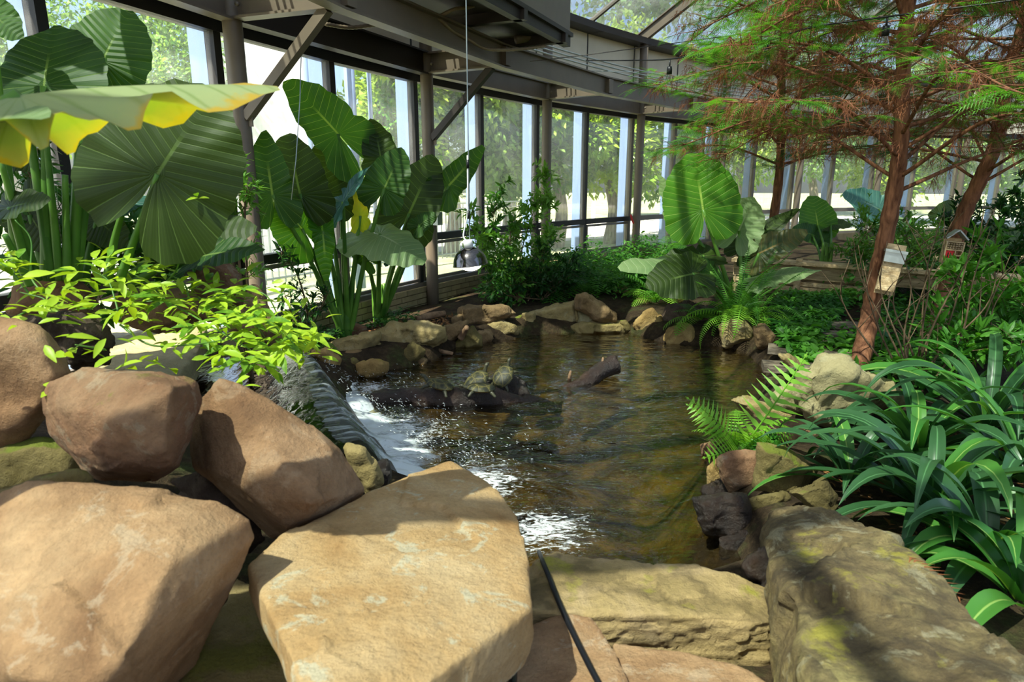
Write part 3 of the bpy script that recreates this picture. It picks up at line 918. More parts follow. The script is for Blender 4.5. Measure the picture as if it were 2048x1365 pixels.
for nm_, lab, px, Y, h, rad, n, sz_, mt in (
    ('magnolia_tree', 'glossy magnolia outside, between the white building and the switch box column', 775, 13.0, 2.9, (1.3, 1.3, 2.0), 3000, .17, MG),
    ('magnolia_tree', 'glossy magnolia outside, in the panes behind the heat lamp wire', 900, 14.0, 3.2, (1.5, 1.5, 2.2), 3600, .18, MG),
    ('magnolia_tree', 'dark magnolia outside, in the panes above the slender shrub', 1010, 15.0, 3.0, (1.6, 1.6, 2.2), 3600, .18, OK_),
    ('magnolia_tree', 'magnolia outside with pale trunk beside the slender shrub column', 1115, 15.5, 3.1, (1.5, 1.5, 2.2), 3600, .18, MG),
    ('magnolia_tree', 'bright yellow green magnolia outside, beside the red strap column', 1220, 16.5, 2.9, (1.6, 1.6, 2.1), 3800, .18, MG),
    ('magnolia_tree', 'magnolia outside behind the round elephant ear leaf', 1340, 18.0, 3.1, (1.9, 1.9, 2.3), 3800, .19, MG),
    ('broadleaf_tree', 'yellow green tree outside behind the thin cypress', 1480, 20.5, 3.2, (2.2, 2.2, 2.6), 4000, .2, MG),
    ('broadleaf_tree', 'green tree outside between the two front cypresses', 1620, 22.5, 3.3, (2.4, 2.4, 2.7), 4000, .2, OK_),
    ('broadleaf_tree', 'green tree outside behind the leaning cypress trunk', 1760, 24.5, 3.4, (2.6, 2.6, 2.8), 4000, .22, MG),
    ('broadleaf_tree', 'green tree outside behind the insect hotel cypress', 1910, 24.5, 3.4, (2.6, 2.6, 2.8), 4000, .22, OK_),
    ('broadleaf_tree', 'green tree outside at the far end of the glass wall', 2050, 22.5, 3.3, (2.4, 2.4, 2.6), 3600, .2, OK_),
    ('oak_tree', 'tall bluish oak outside, seen behind the huge elephant ear leaf', 310, 12.0, 3.9, (1.9, 1.9, 2.6), 7000, .11, OK_),
    ('oak_tree', 'hazy oak outside at the corner behind the topmost elephant ear', 20, 12.0, 4.2, (1.7, 1.7, 2.6), 5000, .11, OK_),
    ('oak_tree', 'tall oak outside seen through the sloping roof glass', 1230, 26.0, 10.5, (4.5, 4.5, 4.0), 7000, .30, OK_),
    ('oak_tree', 'second tall oak outside above the roof behind the cypress tops', 1560, 30.0, 11.5, (6, 5, 4.5), 7000, .32, OK_)):
    out_tree(nm_, lab, px, Y, h, rad, n, sz_, mt, BK)
# white building outside, between oak and magnolia
b = at(572, 430, 12.8); b[2] = 0
wb = thing('white_building', 'bright white wall of a building outside behind the middle elephant ear', 'building', tuple(b))
X = unit(np.array((.95, .36, 0)))
part('wall_face', *box(b + (0, 0, 2.6), 1.0, .12, 2.7, X), M['white'], wb, False)
part('roof_edge', *box(b + (0, 0, 5.35), 1.1, .2, .08, X), M['white'], wb, False)
for s in (.55,):
    part('downpipe', *tube([b + X * s + np.cross((0, 0, 1), X) * -.2 + (0, 0, 0), b + X * s + np.cross((0, 0, 1), X) * -.2 + (0, 0, 5.3)], .06, 8), M['fin'], wb)
# steel posts outside the second bay
for i, a in enumerate((29.2, 30.0, 31.0)):
    p = ring(a, 21.2, 0)
    tag(part('steel_post', *tube([p, p + (0, 0, 3.6)], (.07 if i == 1 else .03), 10), M['fin']), ('thin', 'thick', 'slim')[i] + ' bluish steel post outside behind the middle elephant ear leaves', 'post')
# picket fence outside behind the lamp
fb = ring(31, 22.3, 0)
fe = thing('picket_fence', 'dark metal picket fence outside behind the heat lamp', 'fence', tuple(fb))
for z in (.12, .95, 1.05):
    part('rail', *tube([ring(a, 22.3, z) for a in np.linspace(24, 46, 40)], .018, 6), M['galv'], fe)
pk = mesh_from('picket', *box((0, 0, 0), .010, .010, .5)); pk.materials.append(M['galv'])
for a in np.arange(24, 46, .30):
    link('picket', pk, None, fe, mat4(np.eye(3), ring(a, 22.3, .55) - wl(fe)))
# white bollards along the drive
for px, lab in ((1128, 'just past the slender shrub column'), (1150, 'second past the slender shrub column'), (1187, 'in the pane left of the red strap column'), (1222, 'mid pane beside the red strap'), (1255, 'hard against the red strap column')):
    q = at(px, 430, 21.0)
    o = part('bollard', *lathe([(.07, 0), (.07, .82), (.055, .9), (0, .92)], 10, (q[0], q[1], -.06)), M['white'])
    tag(o, 'short white bollard outside on the drive, ' + lab, 'bollard', 'white bollards along the drive')
# ------------------------------------------------------------------ rocks
PENDING = []      # (object, displacement amount, frequency, smoothing, seed, strata)
def hull_mesh(name, P, cuts=7):
    bm = bmesh.new()
    for p in P: bm.verts.new(p)
    r = bmesh.ops.convex_hull(bm, input=bm.verts)
    bmesh.ops.delete(bm, geom=[v for v in bm.verts if not v.link_faces], context='VERTS')
    bmesh.ops.recalc_face_normals(bm, faces=bm.faces)
    # knock flat facets off the corners
    for _ in range(cuts):
        n_ = Vector(nrg.normal(0, 1, 3)).normalized()
        d_ = max(v.co.dot(n_) for v in bm.verts); m_ = min(v.co.dot(n_) for v in bm.verts)
        cut = m_ + (d_ - m_) * rng.uniform(.945, .99)
        bmesh.ops.bisect_plane(bm, geom=bm.verts[:] + bm.edges[:] + bm.faces[:], plane_co=n_ * cut, plane_no=n_, clear_outer=True)
        vs = [v.co.copy() for v in bm.verts]
        bm.clear()
        for p in vs: bm.verts.new(p)
        bmesh.ops.convex_hull(bm, input=bm.verts)
        bmesh.ops.delete(bm, geom=[v for v in bm.verts if not v.link_faces], context='VERTS')
    bmesh.ops.recalc_face_normals(bm, faces=bm.faces)
    me = bpy.data.meshes.new(name)
    bm.to_mesh(me); bm.free()
    return me
def pend(name, label, P, mat, disp=None, freq=None, vox=None, smooth=1, strata=0.0, cat='rock', group=None, cuts=7):
    P = np.asarray(P, float)
    ext = P.max(0) - P.min(0)
    size = float(np.sort(ext)[-2:].mean())
    c = P.mean(0); c[2] = P[:, 2].min()
    me = hull_mesh(name, P - c, cuts)
    o = link(name, me, mat)
    o.location = c
    tag(o, label, cat, group)
    PENDING.append((o, vox or max(.007, size / 34), (disp if disp is not None else .05) * size, (freq or 2.6) / size, smooth, rng.uniform(0, 50), strata))
    return o
def boulder(name, label, outline, Y, mat, depth=.7, front=None, fr=.62, fd=.5, **kw):
    """silhouette in the picture at distance Y; body bulges towards and away from us"""
    ring_ = np.array([at(px, py, Y) for px, py in outline])
    c = ring_.mean(0)
    w = np.linalg.norm(ring_ - c, axis=1).mean()
    view = unit(c - np.array((0, 0, CAMZ)))
    P = [ring_]
    P.append(c + (ring_ - c) * .80 + view * w * depth)
    if front:
        P.append(np.array([at(*p) for p in front]))
    else:
        P.append(c + (ring_ - c) * fr - view * w * fd)
    return pend(name, label, np.vstack(P), mat, **kw)
def slab(name, label, top, mat, thick=.16, shrink=.95, **kw):
    """top outline given as (px, py, z)"""
    T = np.array([gz(*p) for p in top])
    c = T.mean(0)
    B = c + (T - c) * shrink - np.array((0, 0, thick))
    return pend(name, label, np.vstack([T, c + (T - c) * 1.015 - np.array((0, 0, thick * .45)), B]), mat, **kw)
# --- near pile
slab('stone_slab', 'big flat buff slab in front of the waterfall, partly in sun', [(497, 1130, .47), (560, 1072, .46), (640, 1046, .45), (735, 985, .43), (900, 922, .41), (975, 965, .41), (1035, 1030, .42), (1050, 1100, .43), (1062, 1215, .46), (930, 1290, .49), (830, 1370, .52), (700, 1480, .55), (630, 1440, .54), (545, 1250, .50)], M['r_slab'], thick=.17, disp=.010, vox=.0085, smooth=1, freq=4, cuts=0)
boulder('boulder', 'huge smooth tan boulder crossed by bar shadows', [(-20, 985), (60, 960), (170, 968), (330, 985), (430, 1003), (498, 1040), (513, 1075), (480, 1150), (440, 1205), (420, 1270), (390, 1340), (350, 1430), (60, 1470), (-120, 1400), (-160, 1150), (-80, 1010)], 1.42, M['r_tan'], .6,
        front=[(355, 1050, 1.30), (330, 1130, 1.18), (265, 1290, 1.06), (200, 1380, 1.0), (60, 1060, 1.28), (30, 1350, 1.02), (150, 1050, 1.33)], disp=.012, vox=.010, freq=3.5, smooth=2, cuts=1)
boulder('boulder', 'reddish boulder with mossy patches perched on the huge tan boulder', [(80, 800), (95, 762), (150, 737), (330, 745), (395, 765), (402, 800), (386, 860), (366, 935), (310, 965), (230, 970), (172, 945), (160, 905), (92, 870)], 1.85, M['r_red'], .75,
        front=[(150, 765, 1.78), (345, 775, 1.68), (325, 930, 1.62), (205, 930, 1.66), (130, 820, 1.72), (250, 850, 1.60)], disp=.022, vox=.010, freq=4, cuts=2)
boulder('boulder', 'angular brown boulder leaning behind the big flat buff slab', [(375, 875), (398, 792), (430, 757), (485, 770), (512, 790), (600, 832), (680, 900), (735, 985), (690, 1030), (600, 1085), (540, 1075), (490, 1015), (385, 935)], 2.02, M['r_brown'], .7,
        front=[(470, 850, 1.90), (664, 898, 1.92), (625, 1008, 1.70), (520, 1000, 1.74), (440, 950, 1.84), (590, 1075, 1.76)], disp=.016, vox=.010, freq=3.5, cuts=1)
boulder('boulder', 'large rounded tan boulder cut by the picture edge above the reddish one', [(-150, 640), (40, 632), (100, 665), (140, 705), (152, 745), (110, 790), (85, 840), (60, 880), (0, 905), (-160, 890)], 2.05, M['r_brown'], .7, disp=.03, vox=.014, fd=.42)
boulder('boulder', 'dark pitted grey brown rock behind the rounded tan boulder', [(30, 645), (60, 627), (130, 620), (172, 635), (220, 645), (231, 680), (216, 727), (150, 740), (100, 710), (40, 670)], 2.45, M['r_dark'], .7, disp=.07, vox=.010, freq=5)
slab('stone_slab', 'flat pale cream slab beside the stream under the vine', [(215, 668, .42), (300, 655, .42), (412, 645, .42), (402, 692, .42), (366, 752, .42), (290, 745, .43), (190, 740, .43)], M['r_pale'], thick=.15, disp=.014, vox=.012, freq=4)
boulder('boulder', 'brown rock under the vine beside the tall green stalks', [(25, 572), (60, 547), (130, 540), (172, 570), (202, 607), (206, 632), (100, 645), (15, 625)], 2.9, M['r_brown'], .7, disp=.05, vox=.014)
boulder('boulder', 'shaded brown rock half hidden under vine leaves', [(208, 622), (225, 590), (260, 575), (330, 570), (420, 600), (442, 645), (330, 665), (220, 645)], 3.15, M['r_brown'], .7, disp=.05, vox=.016)
boulder('boulder', 'reddish tan rock below the lit elephant ear leaf', [(383, 548), (400, 526), (430, 515), (462, 525), (486, 552), (490, 620), (430, 650), (385, 620)], 3.4, M['r_red'], .8, disp=.05, vox=.014)
boulder('boulder', 'tan mossy rock above the head of the stream', [(465, 585), (510, 572), (532, 602), (560, 650), (570, 690), (500, 690), (455, 660)], 3.9, M['r_bank2'], .8, disp=.05, vox=.015)
slab('boulder', 'mossy yellow stone wedged below the big flat buff slab', [(470, 1150, .22), (600, 1200, .22), (680, 1330, .24), (700, 1450, .25), (300, 1450, .25), (360, 1350, .24), (430, 1220, .23)], M['r_yellow'], thick=.3, disp=.02, vox=.014, cuts=0)
boulder('boulder', 'shadowed mossy rock under the reddish boulder', [(-60, 900), (90, 865), (165, 905), (178, 950), (100, 975), (-60, 1000)], 2.05, M['r_moss'], .6, disp=.04, vox=.016)  # darker mossy material puts this rock's shade into its colour
boulder('boulder', 'green mossy ledge stone on top of the huge tan boulder', [(-60, 1000), (20, 975), (100, 945), (168, 930), (200, 955), (190, 985), (0, 1010)], 1.62, M['r_moss'], .5, disp=.03, vox=.014, fd=.3)
boulder('boulder', 'dark stone in the gap behind the huge tan boulder', [(330, 960), (400, 930), (500, 1010), (540, 1080), (500, 1120), (400, 1060)], 2.05, M['r_dark'], .6, disp=.05, vox=.016)
boulder('stone', 'small yellow mossy stone at the side of the waterfall', [(682, 892), (700, 886), (727, 892), (760, 935), (770, 970), (745, 1000), (705, 960)], 2.45, M['r_yellow'], .8, disp=.06, vox=.010)
boulder('stone', 'small dark wet stone at the foot of the waterfall', [(752, 925), (775, 918), (786, 945), (780, 985), (755, 985)], 2.6, M['r_wet'], .8, disp=.06, vox=.010)
slab('stone_slab', 'long layered yellowish sandstone slab along the near pond edge', [(1040, 1135, .14), (1110, 1105, .14), (1300, 1130, .14), (1465, 1142, .14), (1500, 1172, .14), (1560, 1185, .13), (1610, 1230, .10), (1540, 1246, .14), (1390, 1232, .15), (1200, 1222, .16), (1040, 1222, .16)], M['r_strata'], thick=.24, shrink=1.04, disp=.012, vox=.010, freq=7, strata=.016, cuts=0, smooth=1)
slab('boulder', 'pinkish tan stone under the black hose', [(1030, 1262, .14), (1120, 1222, .15), (1185, 1232, .15), (1232, 1300, .15), (1275, 1400, .16), (1020, 1440, .16), (1015, 1330, .15)], M['r_tan'], thick=.25, disp=.012, vox=.010, cuts=0)
slab('boulder', 'flat pinkish stone at the bottom of the picture below the layered slab', [(1225, 1285, .10), (1350, 1298, .11), (1480, 1330, .12), (1590, 1395, .13), (1500, 1480, .15), (1275, 1480, .15)], M['r_tan'], thick=.25, disp=.012, vox=.010, cuts=0)
slab('boulder', 'huge lichened grey yellow boulder beside the strap leaved plants', [(1520, 1060, .20), (1535, 1020, .22), (1580, 1002, .24), (1650, 1022, .28), (1700, 1052, .30), (1790, 1088, .34), (1900, 1165, .36), (2000, 1275, .38), (2060, 1335, .40), (2140, 1460, .42), (1850, 1490, .44), (1650, 1440, .42), (1645, 1260, .30), (1590, 1180, .24), (1545, 1110, .20)], M['r_lichen'], thick=.46, shrink=1.05, disp=.030, vox=.012, freq=4.5, smooth=2, cuts=0)
boulder('boulder', 'reddish brown wet knob of rock beside the long layered slab', [(1478, 1130), (1492, 1103), (1540, 1092), (1590, 1105), (1620, 1180), (1600, 1240), (1540, 1215), (1490, 1160)], 1.98, M['r_wet'], .6, disp=.04, vox=.012)
# --- right bank
def bank(name, label, outline, mat, z=WATER, depth=.8, sub=0.0, **kw):
    """stone standing on level z: its distance follows from its lowest point in the picture"""
    b = max(outline, key=lambda p: p[1])
    Y = gz(b[0], b[1], z)[1] + .04
    kw.setdefault('disp', .05)
    cx = np.mean([p[0] for p in outline]); mx = max(p[1] for p in outline)
    cy = np.mean([p[1] for p in outline]); gr = kw.pop('grow', 1.16)
    o2 = [(cx + (px - cx) * gr, cy + (py - cy) * gr + (sub if py > mx - 8 else 0)) for px, py in outline]
    return boulder(name, label, o2, Y, mat, depth, **kw)
bank('stone', 'round reddish brown stone at the near right pond edge', [(1440, 917), (1470, 905), (1519, 903), (1523, 944), (1512, 972), (1464, 977), (1444, 951)], M['r_red'], -.05, sub=8)
bank('stone', 'orange brown wedge of rock beside the round reddish stone', [(1416, 936), (1440, 910), (1450, 940), (1446, 962), (1418, 962)], M['r_gold'], -.1, sub=8)
bank('stone', 'brown stone with yellow moss cap under the strap leaves', [(1519, 890), (1567, 896), (1590, 924), (1632, 941), (1600, 988), (1540, 988), (1512, 975)], M['r_moss'], -.02, sub=6)
bank('stone', 'black wet stone at the water edge', [(1395, 1002), (1440, 990), (1487, 994), (1504, 1054), (1471, 1076), (1412, 1062)], M['r_wet'], -.15, sub=15)
bank('stone', 'flat stone with bright moss above the black wet stone', [(1492, 1000), (1530, 989), (1567, 986), (1578, 1000), (1545, 1015), (1500, 1018)], M['r_moss'], -.02, sub=4)
bank('stone', 'squarish mossy stone behind the huge lichened boulder', [(1584, 985), (1646, 966), (1670, 992), (1665, 1030), (1625, 1020)], M['r_moss'], .02, sub=6)
bank('stone', 'dark red underwater stone below the round reddish stone', [(1405, 975), (1450, 958), (1520, 975), (1515, 1005), (1420, 1010)], M['r_wet'], -.2, sub=8)
bank('stone', 'dark wet stone between the knob of rock and the pond', [(1440, 1078), (1490, 1068), (1530, 1090), (1500, 1118), (1450, 1115)], M['r_wet'], -.2, sub=8)
bank('boulder', 'broad pale weathered boulder behind the strap leaved plants', [(1603, 749), (1635, 724), (1663, 716), (1697, 742), (1769, 763), (1792, 806), (1711, 825), (1673, 838), (1632, 832), (1601, 787)], M['r_pale'], .05, .7, disp=.07, freq=4, sub=10)
bank('stone', 'rounded pale boulder against the broad weathered one', [(1546, 797), (1560, 777), (1587, 769), (1607, 777), (1624, 814), (1634, 832), (1605, 830), (1565, 816)], M['r_pale'], .0, .8, disp=.05, sub=6)
bank('stone', 'long flat tan stone under the light green fern', [(1462, 802), (1500, 796), (1553, 812), (1613, 835), (1611, 854), (1574, 858), (1512, 845)], M['r_bank'], -.1, .8, sub=6)
bank('stone', 'flat reddish stone beneath the fern and the strap leaves', [(1503, 864), (1550, 856), (1601, 860), (1641, 876), (1590, 900), (1512, 893)], M['r_red'], -.08, .8, sub=6)
bank('stone', 'long log-like pale stone by the plank path', [(1556, 710), (1580, 709), (1620, 742), (1606, 756), (1575, 735)], M['r_bank'], .0, .6, sub=4)
bank('stone', 'thin pale stone edging the pond above the fern', [(1531, 757), (1560, 752), (1600, 770), (1588, 783), (1540, 770)], M['r_bank'], -.08, .6, sub=5)
bank('stone', 'small brown stone at the water below the fern', [(1402, 890), (1420, 884), (1434, 898), (1428, 912), (1404, 910)], M['r_red'], -.15, sub=5)
# --- far bank
FB = [
 ('broad flat stone beside the base of the slender shrub', [(924, 619), (941, 612), (982, 616), (1013, 611), (1026, 627), (982, 646), (927, 643)], 'r_bank2', .0),
 ('squared stone below the broad flat stone by the shrub', [(974, 648), (1003, 639), (1032, 653), (1033, 667), (992, 676)], 'r_bank', -.15),
 ('greenish wedge stone in the far edge left of the stacked pair', [(1016, 643), (1044, 630), (1046, 643), (1033, 655)], 'r_moss', -.1),
 ('upper of two small stacked blocks in the far edge', [(1045, 627), (1069, 623), (1071, 641), (1047, 644)], 'r_bank', -.03),
 ('lower of two small stacked blocks in the far edge', [(1047, 645), (1069, 642), (1079, 658), (1047, 662)], 'r_gold', -.15),
 ('low ledge stone at the waterline under the squared stone', [(1030, 658), (1048, 652), (1079, 654), (1078, 664), (1034, 668)], 'r_bank2', -.16),
 ('big squared ledge stone in the middle of the far edge', [(1071, 624), (1109, 612), (1151, 605), (1161, 638), (1150, 650), (1071, 653)], 'r_bank', -.12),
 ('upright block set against the big squared ledge stone', [(1121, 634), (1150, 632), (1149, 657), (1122, 659)], 'r_gold', -.15),
 ('tall tilted brown stone above the far ledge', [(1153, 596), (1174, 589), (1191, 602), (1226, 626), (1229, 636), (1200, 638), (1153, 618)], 'r_bank2', .0),
 ('small cream stone behind the mossy flat bar stone', [(1155, 622), (1187, 633), (1188, 641), (1157, 643)], 'r_pale', -.05),
 ('small pointed stone right beneath the tall tilted stone', [(1187, 628), (1198, 630), (1210, 641), (1191, 648)], 'r_bank', -.08),
 ('long flat mossy bar of stone at the far waterline', [(1151, 654), (1167, 643), (1249, 646), (1252, 662), (1153, 664)], 'r_yellow', -.15),
 ('small stone at the end of the mossy bar', [(1240, 642), (1252, 640), (1265, 655), (1250, 660)], 'r_moss', -.12),
 ('sunlit pointed golden stone at the far pond edge', [(1268, 650), (1285, 628), (1295, 618), (1306, 620), (1327, 643), (1322, 657), (1280, 660)], 'r_gold', -.1),
 ('small golden stone in the water under the pointed one', [(1281, 669), (1297, 655), (1311, 662), (1309, 672)], 'r_gold', -.17),
 ('small mossy stone beside the small golden one', [(1312, 660), (1324, 654), (1336, 660), (1332, 672), (1316, 670)], 'r_moss', -.15),
 ('long grey shaded boulder below the sword ferns', [(1328, 638), (1341, 612), (1379, 608), (1430, 622), (1436, 655), (1379, 654), (1331, 655)], 'r_dark', -.08),
 ('rounded golden boulder standing in the far right water', [(1331, 672), (1340, 655), (1360, 649), (1384, 653), (1394, 674), (1391, 690), (1333, 688)], 'r_gold', -.17),
 ('pale angular stone under the drooping sword fern', [(1442, 652), (1464, 640), (1490, 648), (1507, 664), (1511, 682), (1451, 690)], 'r_bank', -.1),
 ('brown stone covered by the drooping sword fern frond', [(1508, 655), (1530, 650), (1548, 672), (1545, 692), (1515, 690)], 'r_bank2', .0),
 ('small flat reddish stone at the start of the plank path', [(1552, 682), (1570, 678), (1585, 684), (1580, 694), (1556, 694)], 'r_red', .02),
 ('wide mossy slab stone below the middle elephant ear', [(754, 667), (792, 648), (850, 648), (888, 655), (889, 680), (837, 691), (809, 691), (790, 708), (768, 690)], 'r_bank', -.12),
 ('tapering stone to the right of the wide mossy slab', [(886, 655), (936, 642), (928, 668), (891, 684)], 'r_bank2', -.1),
 ('leaning moss capped stone with bright green top', [(904, 687), (929, 665), (946, 654), (960, 672), (964, 687), (908, 694)], 'r_moss', -.15),
 ('shaded stone between the moss capped and squared stones', [(952, 664), (982, 660), (988, 678), (964, 686)], 'r_bank2', -.15),
 ('small pinkish block at the foot of the middle elephant ear', [(692, 660), (710, 648), (731, 654), (732, 668), (703, 674)], 'r_red', .0),
 ('flat greenish slab under the small pinkish block', [(655, 690), (689, 675), (754, 668), (752, 682), (720, 704), (686, 708), (655, 700)], 'r_bank', -.05),
 ('rusty orange cracked stone beside the waterfall top', [(617, 706), (655, 698), (680, 719), (677, 740), (642, 728)], 'r_gold', -.05),
 ('shaded block under the flat greenish slab', [(684, 706), (720, 700), (732, 712), (722, 728), (690, 728)], 'r_bank2', -.1),
 ('squarish lit block in the stacked bank near the log', [(736, 696), (758, 687), (778, 702), (775, 715), (737, 715)], 'r_bank', -.1),
 ('upright pointed stone near the floating log', [(806, 714), (815, 692), (825, 683), (848, 702), (844, 716), (816, 728)], 'r_moss', -.14),
 ('narrow upright stone left of the pointed one', [(772, 692), (785, 690), (798, 710), (788, 718), (776, 712)], 'r_bank2', -.12),
 ('wet golden stone at the waterline near the log', [(712, 728), (741, 718), (775, 726), (772, 747), (735, 757), (715, 748)], 'r_gold', -.16),
 ('mossy wet stone at the waterline beside the waterfall', [(684, 732), (703, 716), (718, 722), (720, 752), (690, 748)], 'r_moss', -.16),
 ('small wet stone in front of the upright pointed stone', [(828, 722), (842, 712), (856, 720), (850, 730), (832, 731)], 'r_bank2', -.16),
 ('small brown stone behind the driftwood on the soil', [(903, 636), (918, 628), (926, 632), (922, 644), (906, 645)], 'r_bank2', .02),
 ('flat stone across the little inlet under the ferns', [(1225, 575), (1245, 570), (1260, 574), (1255, 582), (1230, 583)], 'r_bank', .02),
 ('golden stone deep under the elephant ear leaves', [(1330, 590), (1350, 582), (1372, 586), (1374, 600), (1340, 604)], 'r_gold', .02),
 ('reddish stone lying at the back of the inlet', [(1275, 598), (1295, 592), (1302, 604), (1290, 616), (1274, 612)], 'r_red', -.05),
]
for lab, ol, mt, z in FB:
    bank('stone', lab, ol, M[mt], z, .75, sub=7, disp=.05, vox=.014, freq=3.2, group='stones edging the pond')
# --- finish all rocks in one go: voxel remesh, smooth, break the surface
def finish_pending():
    for o, vox, *_ in PENDING:
        md = o.modifiers.new('remesh', 'REMESH'); md.mode = 'VOXEL'; md.voxel_size = vox
    bpy.context.view_layer.update()
    dg = bpy.context.evaluated_depsgraph_get()
    done = []
    for row in PENDING:
        o = row[0]
        done.append(bpy.data.meshes.new_from_object(o.evaluated_get(dg)))
    for me, (o, vox, disp, freq, sm, seed, strata) in zip(done, PENDING):
        o.modifiers.clear()
        mats = [m for m in o.data.materials]
        name = o.data.name
        old = o.data
        n = len(me.vertices)
        V = np.empty(n * 3, np.float32); me.vertices.foreach_get('co', V); V = V.reshape(-1, 3).astype(float)
        E = np.empty(len(me.edges) * 2, np.int32); me.edges.foreach_get('vertices', E); E = E.reshape(-1, 2)
        deg = np.bincount(E.ravel(), minlength=n)[:, None]
        def lap(A):
            s = np.zeros_like(A); np.add.at(s, E[:, 0], A[E[:, 1]]); np.add.at(s, E[:, 1], A[E[:, 0]])
            return s / deg
        for _ in range(sm): V = V * .4 + lap(V) * .6
        me.vertices.foreach_set('co', V.astype(np.float32).ravel()); me.update()
        Nn = np.empty(n * 3, np.float32); me.vertices.foreach_get('normal', Nn); Nn = Nn.reshape(-1, 3)
        D = np.empty(n)
        for i in range(n):
            x, y, z = V[i]
            p = Vector((x * freq + seed, y * freq + seed * .7, z * freq - seed))
            a = noise.fractal(p, .9, 2.1, 6)
            D[i] = disp * a * .8
            p2 = p * .62
            f0 = noise.voronoi(p2)[1][0]
            hx = noise.cell_vector(f0 * 7.3)
            D[i] += disp * 1.1 * max(-.9, min(.9, (p2 - f0).dot(Vector((hx[0] - .5, hx[1] - .5, hx[2] - .5)) * 2.4)))
            if strata:
                q = z * 20 + noise.noise(p * .35) * 3.5 + noise.noise(p * 1.3) * .9
                D[i] += strata * ((q % 1.0) ** .6 - .6) * (1 - abs(Nn[i][2])) + strata * .5 * noise.noise(Vector((x * 5, y * 5, z * 60)))
        V = V + Nn * D[:, None]
        me.vertices.foreach_set('co', V.astype(np.float32).ravel()); me.update()
        me.materials.clear()
        for m in mats: me.materials.append(m)
        smooth_me(me, True)
        o.data = me
        bpy.data.meshes.remove(old)
        me.name = name
    PENDING.clear()
# ------------------------------------------------------------------ logs and turtles (remeshed with the rocks)
def blob_geo(items):
    """items: ('e', c, (rx,ry,rz), R3) ellipsoids or ('t', pts, radii) tubes -> one closed soup for the remesher"""
    g = G()
    for it in items:
        if it[0] == 'e':
            V, F = lathe([(math.sin(t) * 1.0 + 1e-4, -math.cos(t)) for t in np.linspace(0, math.pi, 9)], 12)
            V = np.array(V) * np.array(it[2])
            if len(it) > 3: V = V @ np.array(it[3])
            g.add(V + np.array(it[1]), F)
        else:
            g.add(*tube(it[1], it[2], 10))
    return np.vstack(g.v), g.f
def pend_geo(name, V, F, mat, parent, vox, disp=0.0, freq=4, smooth=1):
    o = part(name, V, F, mat, parent)
    PENDING.append((o, vox, disp, freq, smooth, rng.uniform(0, 50), 0.0))
    return o
# floating log with its raised stump
lg = thing('log', 'long dark wet log lying across the pond with turtles on it', 'log', tuple(gz(880, 800, WATER)))
P = [gz(745, 800, WATER) + (0, 0, -.01), gz(820, 800, WATER) + (0, 0, .02), gz(900, 805, WATER) + (0, 0, .03), gz(980, 803, WATER) + (0, 0, .02), gz(1060, 800, WATER) + (0, 0, -.05), gz(1120, 795, WATER) + (0, 0, -.09)]
pend_geo('log_trunk', *tube(bez(P, 6), np.r_[np.linspace(.08, .095, 16), np.linspace(.095, .05, 15)], 12), M['wetlog'], lg, .014, .02, 7)
c = gz(1000, 785, WATER)
pend_geo('stump', *blob_geo([('t', bez([c + (-.20, .16, -.12), c + (-.10, .1, -.03), c + (.02, .06, .04), c + (.14, .0, .0), c + (.20, -.06, -.08)], 5), np.r_[np.linspace(.06, .12, 11), np.linspace(.12, .07, 10)])]), M['r_wet'], lg, .014, .02, 7)
lg2 = thing('log', 'short dark log end rising from the water with two stubs', 'log', tuple(gz(1180, 760, WATER)))
P = [gz(1120, 775, WATER) + (0, 0, -.06), gz(1165, 765, WATER) + (0, 0, -.01), gz(1200, 758, WATER) + (0, 0, .06), gz(1230, 752, WATER) + (0, 0, .10)]
pend_geo('log_trunk', *tube(bez(P, 6), np.linspace(.05, .085, 19), 12), M['wetlog'], lg2, .013, .012, 8)
for px in (1138, 1202):
    b = gz(px, 768 if px < 1150 else 757, WATER) + (0, 0, .02)
    tp = .09 if px < 1150 else .16
    part('stub', *tube([b, b + (.005, 0, tp * .6), b + (.012, 0, tp)], [.016, .013, .008], 8), M['drift'], lg2)
# loose driftwood
for nm_, lab, P, r in (('driftwood', 'forked driftwood branch on the soil under the steel column', [gz(833, 641, .03), gz(860, 632, .05), gz(890, 627, .06)], .045),
                       ('driftwood', 'short driftwood stick at the waterline', [gz(862, 697, -.12), gz(882, 703, -.12), gz(906, 708, -.14)], .025),
                       ('driftwood', 'stubby brown branch leaning on the moss capped stone', [gz(921, 677, -.05), gz(926, 668, .0), gz(934, 655, .08)], .035)):
    pts = bez(P, 5)
    tag(part(nm_, *tube(pts, np.linspace(r, r * .7, len(pts)), 9), M['drift']), lab, 'driftwood')
